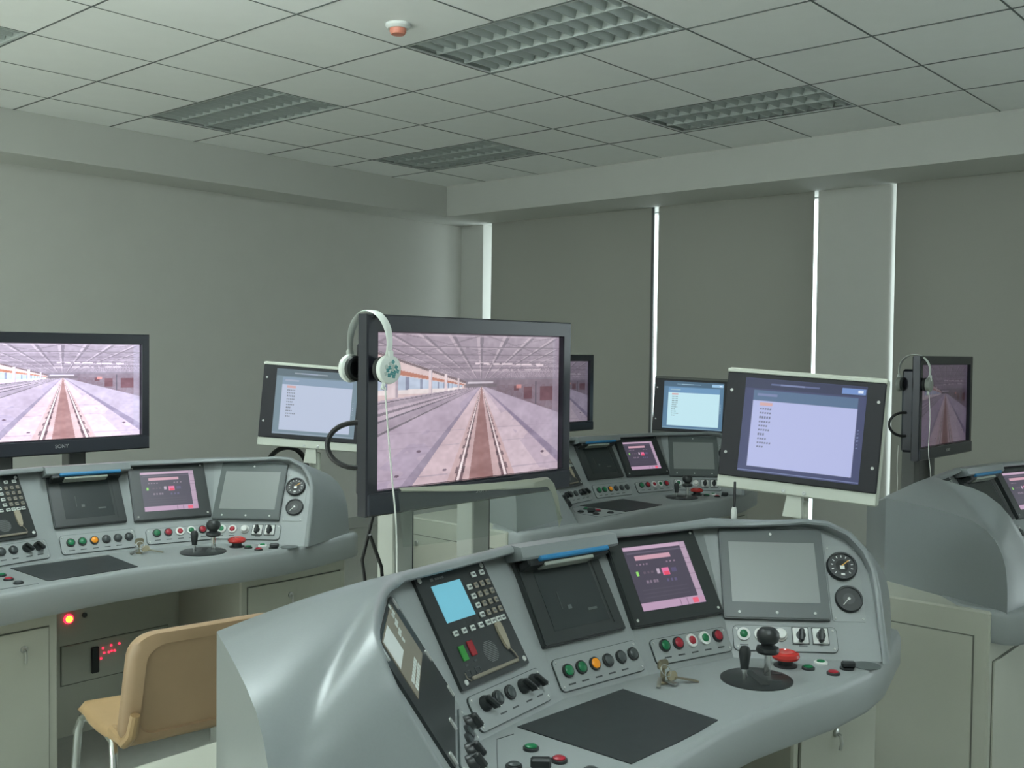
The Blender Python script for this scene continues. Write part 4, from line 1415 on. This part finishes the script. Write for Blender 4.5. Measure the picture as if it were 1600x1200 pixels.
# ------------------------------------------------------------------ tan chair
def make_chair(loc, rz):
    root = thing('office_chair', 'tan vinyl chair with chrome tube legs facing the left console', 'chair', loc, rz)
    # seat pad, curved front edge; +y is the front
    rows = []
    n = 14
    for i in range(n + 1):
        y = -.20 + .42 * i / n
        zt = .455 - .016 * math.sin(PI * i / n) - (.03 * max(0, (y - .15) / .07) ** 2)
        zb_ = zt - .048 if i not in (0, n) else zt - .03
        w_ = .215 + .012 * math.sin(PI * i / n)
        r_ = .018
        rows.append([Vector((-w_ + r_, y, zt)), Vector((0, y, zt - .008)), Vector((w_ - r_, y, zt)), Vector((w_, y, zt - r_)), Vector((w_, y, zb_ + r_)), Vector((w_ - r_, y, zb_)), Vector((-w_ + r_, y, zb_)), Vector((-w_, y, zb_ + r_)), Vector((-w_, y, zt - r_))])
    mb = MB().grid(rows, close_u=True)
    mb.verts_faces(rows[0], [list(range(9))]); mb.verts_faces(rows[-1], [list(range(9))])
    obj('seat', mb, M_['chair'], root, smooth=50)
    # back: rounded shell with recessed rear panel, leaning backwards
    def bp(x, z, d):     # d = distance behind the pad's front face
        lean = .30 * (z - .42)
        curve = -.05 * (x / .23) ** 2
        return Vector((x, -.195 - lean - d - curve, z))
    outl = []
    w_, z0, z1 = .225, .405, .762
    for a0, cx, cz, r_ in ((0, w_ - .07, z1 - .07, .07), (90, -w_ + .07, z1 - .07, .07), (180, -w_ + .10 - .05, z0 + .06, .05), (270, w_ - .05, z0 + .06, .05)):
        for i in range(7):
            a = R(a0 + 90 * i / 6)
            outl.append((cx + r_ * math.cos(a), cz + r_ * math.sin(a)))
    cxm = (0, .585)
    def sc(k): return [(p[0] * k, cxm[1] + (p[1] - cxm[1]) * k) for p in outl]
    rws = [[bp(x, z, .004) for x, z in sc(.90)], [bp(x, z, .0) for x, z in sc(.93)], [bp(x, z, .008) for x, z in sc(.99)], [bp(x, z, .022) for x, z in sc(1.0)],
           [bp(x, z, .040) for x, z in sc(.975)], [bp(x, z, .044) for x, z in sc(.90)], [bp(x, z, .043) for x, z in sc(.80)], [bp(x, z, .032) for x, z in sc(.785)]]
    mb = MB().grid(rws, close_u=True)
    for rw in (rws[0], rws[-1]):
        k = len(rw)
        c_ = sum(rw, Vector()) / k
        mb.verts_faces(list(rw) + [c_], [[i, (i + 1) % k, k] for i in range(k)])
    obj('backrest', mb, M_['chairback'], root, smooth=50)
    obj('back_pad', MB().grid([[bp(x, z, .002) for x, z in sc(.93)], [bp(x, z, -.012) for x, z in sc(.90)], [bp(x, z, -.020) for x, z in sc(.80)], [bp(x, z, -.022) for x, z in sc(.4)], [bp(x, z, -.022) for x, z in sc(.01)]], close_u=True), M_['chair'], root, smooth=50)
    for s in (-1, 1):
        obj('back_bracket', MB().tube([(s * .205, -.08, .43), (s * .208, -.19, .425), (s * .205, -.235, .46), (s * .200, -.25, .52)], [.016, .017, .016, .014], 10), M_['chair'], root)
        leg = [(s * .235, .225, .0), (s * .222, .185, .36), (s * .216, .165, .400), (s * .212, .12, .412), (s * .212, -.06, .412), (s * .214, -.11, .405), (s * .220, -.135, .37), (s * .245, -.22, .0)]
        obj('leg_frame', MB().tube(leg, .0125, 12), M_['chrome'], root)
    obj('cross_bar', MB().cyl((-.212, .10, .405), (.212, .10, .405), .010).cyl((-.212, -.05, .405), (.212, -.05, .405), .010), M_['chrome'], root)
    return root


make_chair((1.70, 2.90, 0), R(-9))

# ------------------------------------------------------------------ clear plastic sheet behind the foreground hood
sheet = thing('plastic_sheet', 'clear curled plastic sheet standing behind the foreground console hood', 'plastic sheet', (2.00, 1.955, 1.045))
def sheet_x(t): return -.20 + .66 * t
rows = []
for k in range(9):
    zz = k / 8
    row = []
    for i in range(25):
        t = i / 24
        ztop = .150 - .02 * t - (.13 * max(0, (t - .86) / .14) ** 2.2)
        row.append(Vector((sheet_x(t), -.05 * math.sin(PI * t) + .02 * zz, ztop * zz)))
    rows.append(row)
obj('sheet', MB().grid(rows), M_['plastic'], sheet, smooth=60)
rim = rows[-1]
obj('curled_edge', MB().grid([[p + Vector((0, 0, .001)) for p in rim], [p + Vector((0, -.012, -.004 - .012 * math.sin(PI * min(1, i / 20)))) for i, p in enumerate(rim)],
                              [p + Vector((-.010 * (i / 24), -.010, -.008 - .022 * (i / 24))) for i, p in enumerate(rim)]]), M_['plasticrim'], sheet, smooth=60)

# loose black cables hanging below the central television
for k, (pts, lab) in enumerate((([(1.86, 2.14, 1.10), (1.83, 2.15, .98), (1.86, 2.16, .86), (1.93, 2.17, .74), (1.95, 2.2, .3), (1.95, 2.25, .02)], 'black cable hanging nearest the headphone lead below the central television'),
                                ([(1.84, 2.13, 1.05), (1.90, 2.15, .95), (1.92, 2.16, .84), (1.955, 2.10, .72), (1.93, 2.1, .3), (1.90, 2.18, .02)], 'black cable hanging closest to the television stand post'))):
    tag(obj('hanging_cable', MB().tube(pts, .005, 8), M_['cable']), lab, 'cable', 'cables below the central television')
# short white lead beside the foreground monitor
lead = thing('monitor_lead', 'short white lead with plug beside the foreground monitor neck', 'cable', (2.86, 1.60, 1.02))
obj('plug', MB().lathe([(.009, 0), (.009, .045), (.006, .055), (0, .055)], 12), M_['cablewhite'], lead)
obj('wire', MB().tube([(0, 0, .05), (.002, .0, .09), (.02, .01, .13)], .004, 8), M_['cable'], lead)
obj('stem', MB().cyl((0, 0, -.27), (0, 0, .002), .004), M_['cablewhite'], lead)
# black cable coil behind the left monitor
coil = thing('cable_coil', 'black cable coil behind the left console under its monitor', 'cable', (2.99, 4.06, 0.95))
obj('loop', MB().tube([(.13 * math.cos(R(200 - 220 * i / 20)), .02 * i / 20, .13 * math.sin(R(200 - 220 * i / 20))) for i in range(21)], .012, 8), M_['cable'], coil)
obj('drop', MB().tube([(.125, .02, -.04), (.13, .03, -.3), (.12, .05, -.93)], .010, 8), M_['cable'], coil)
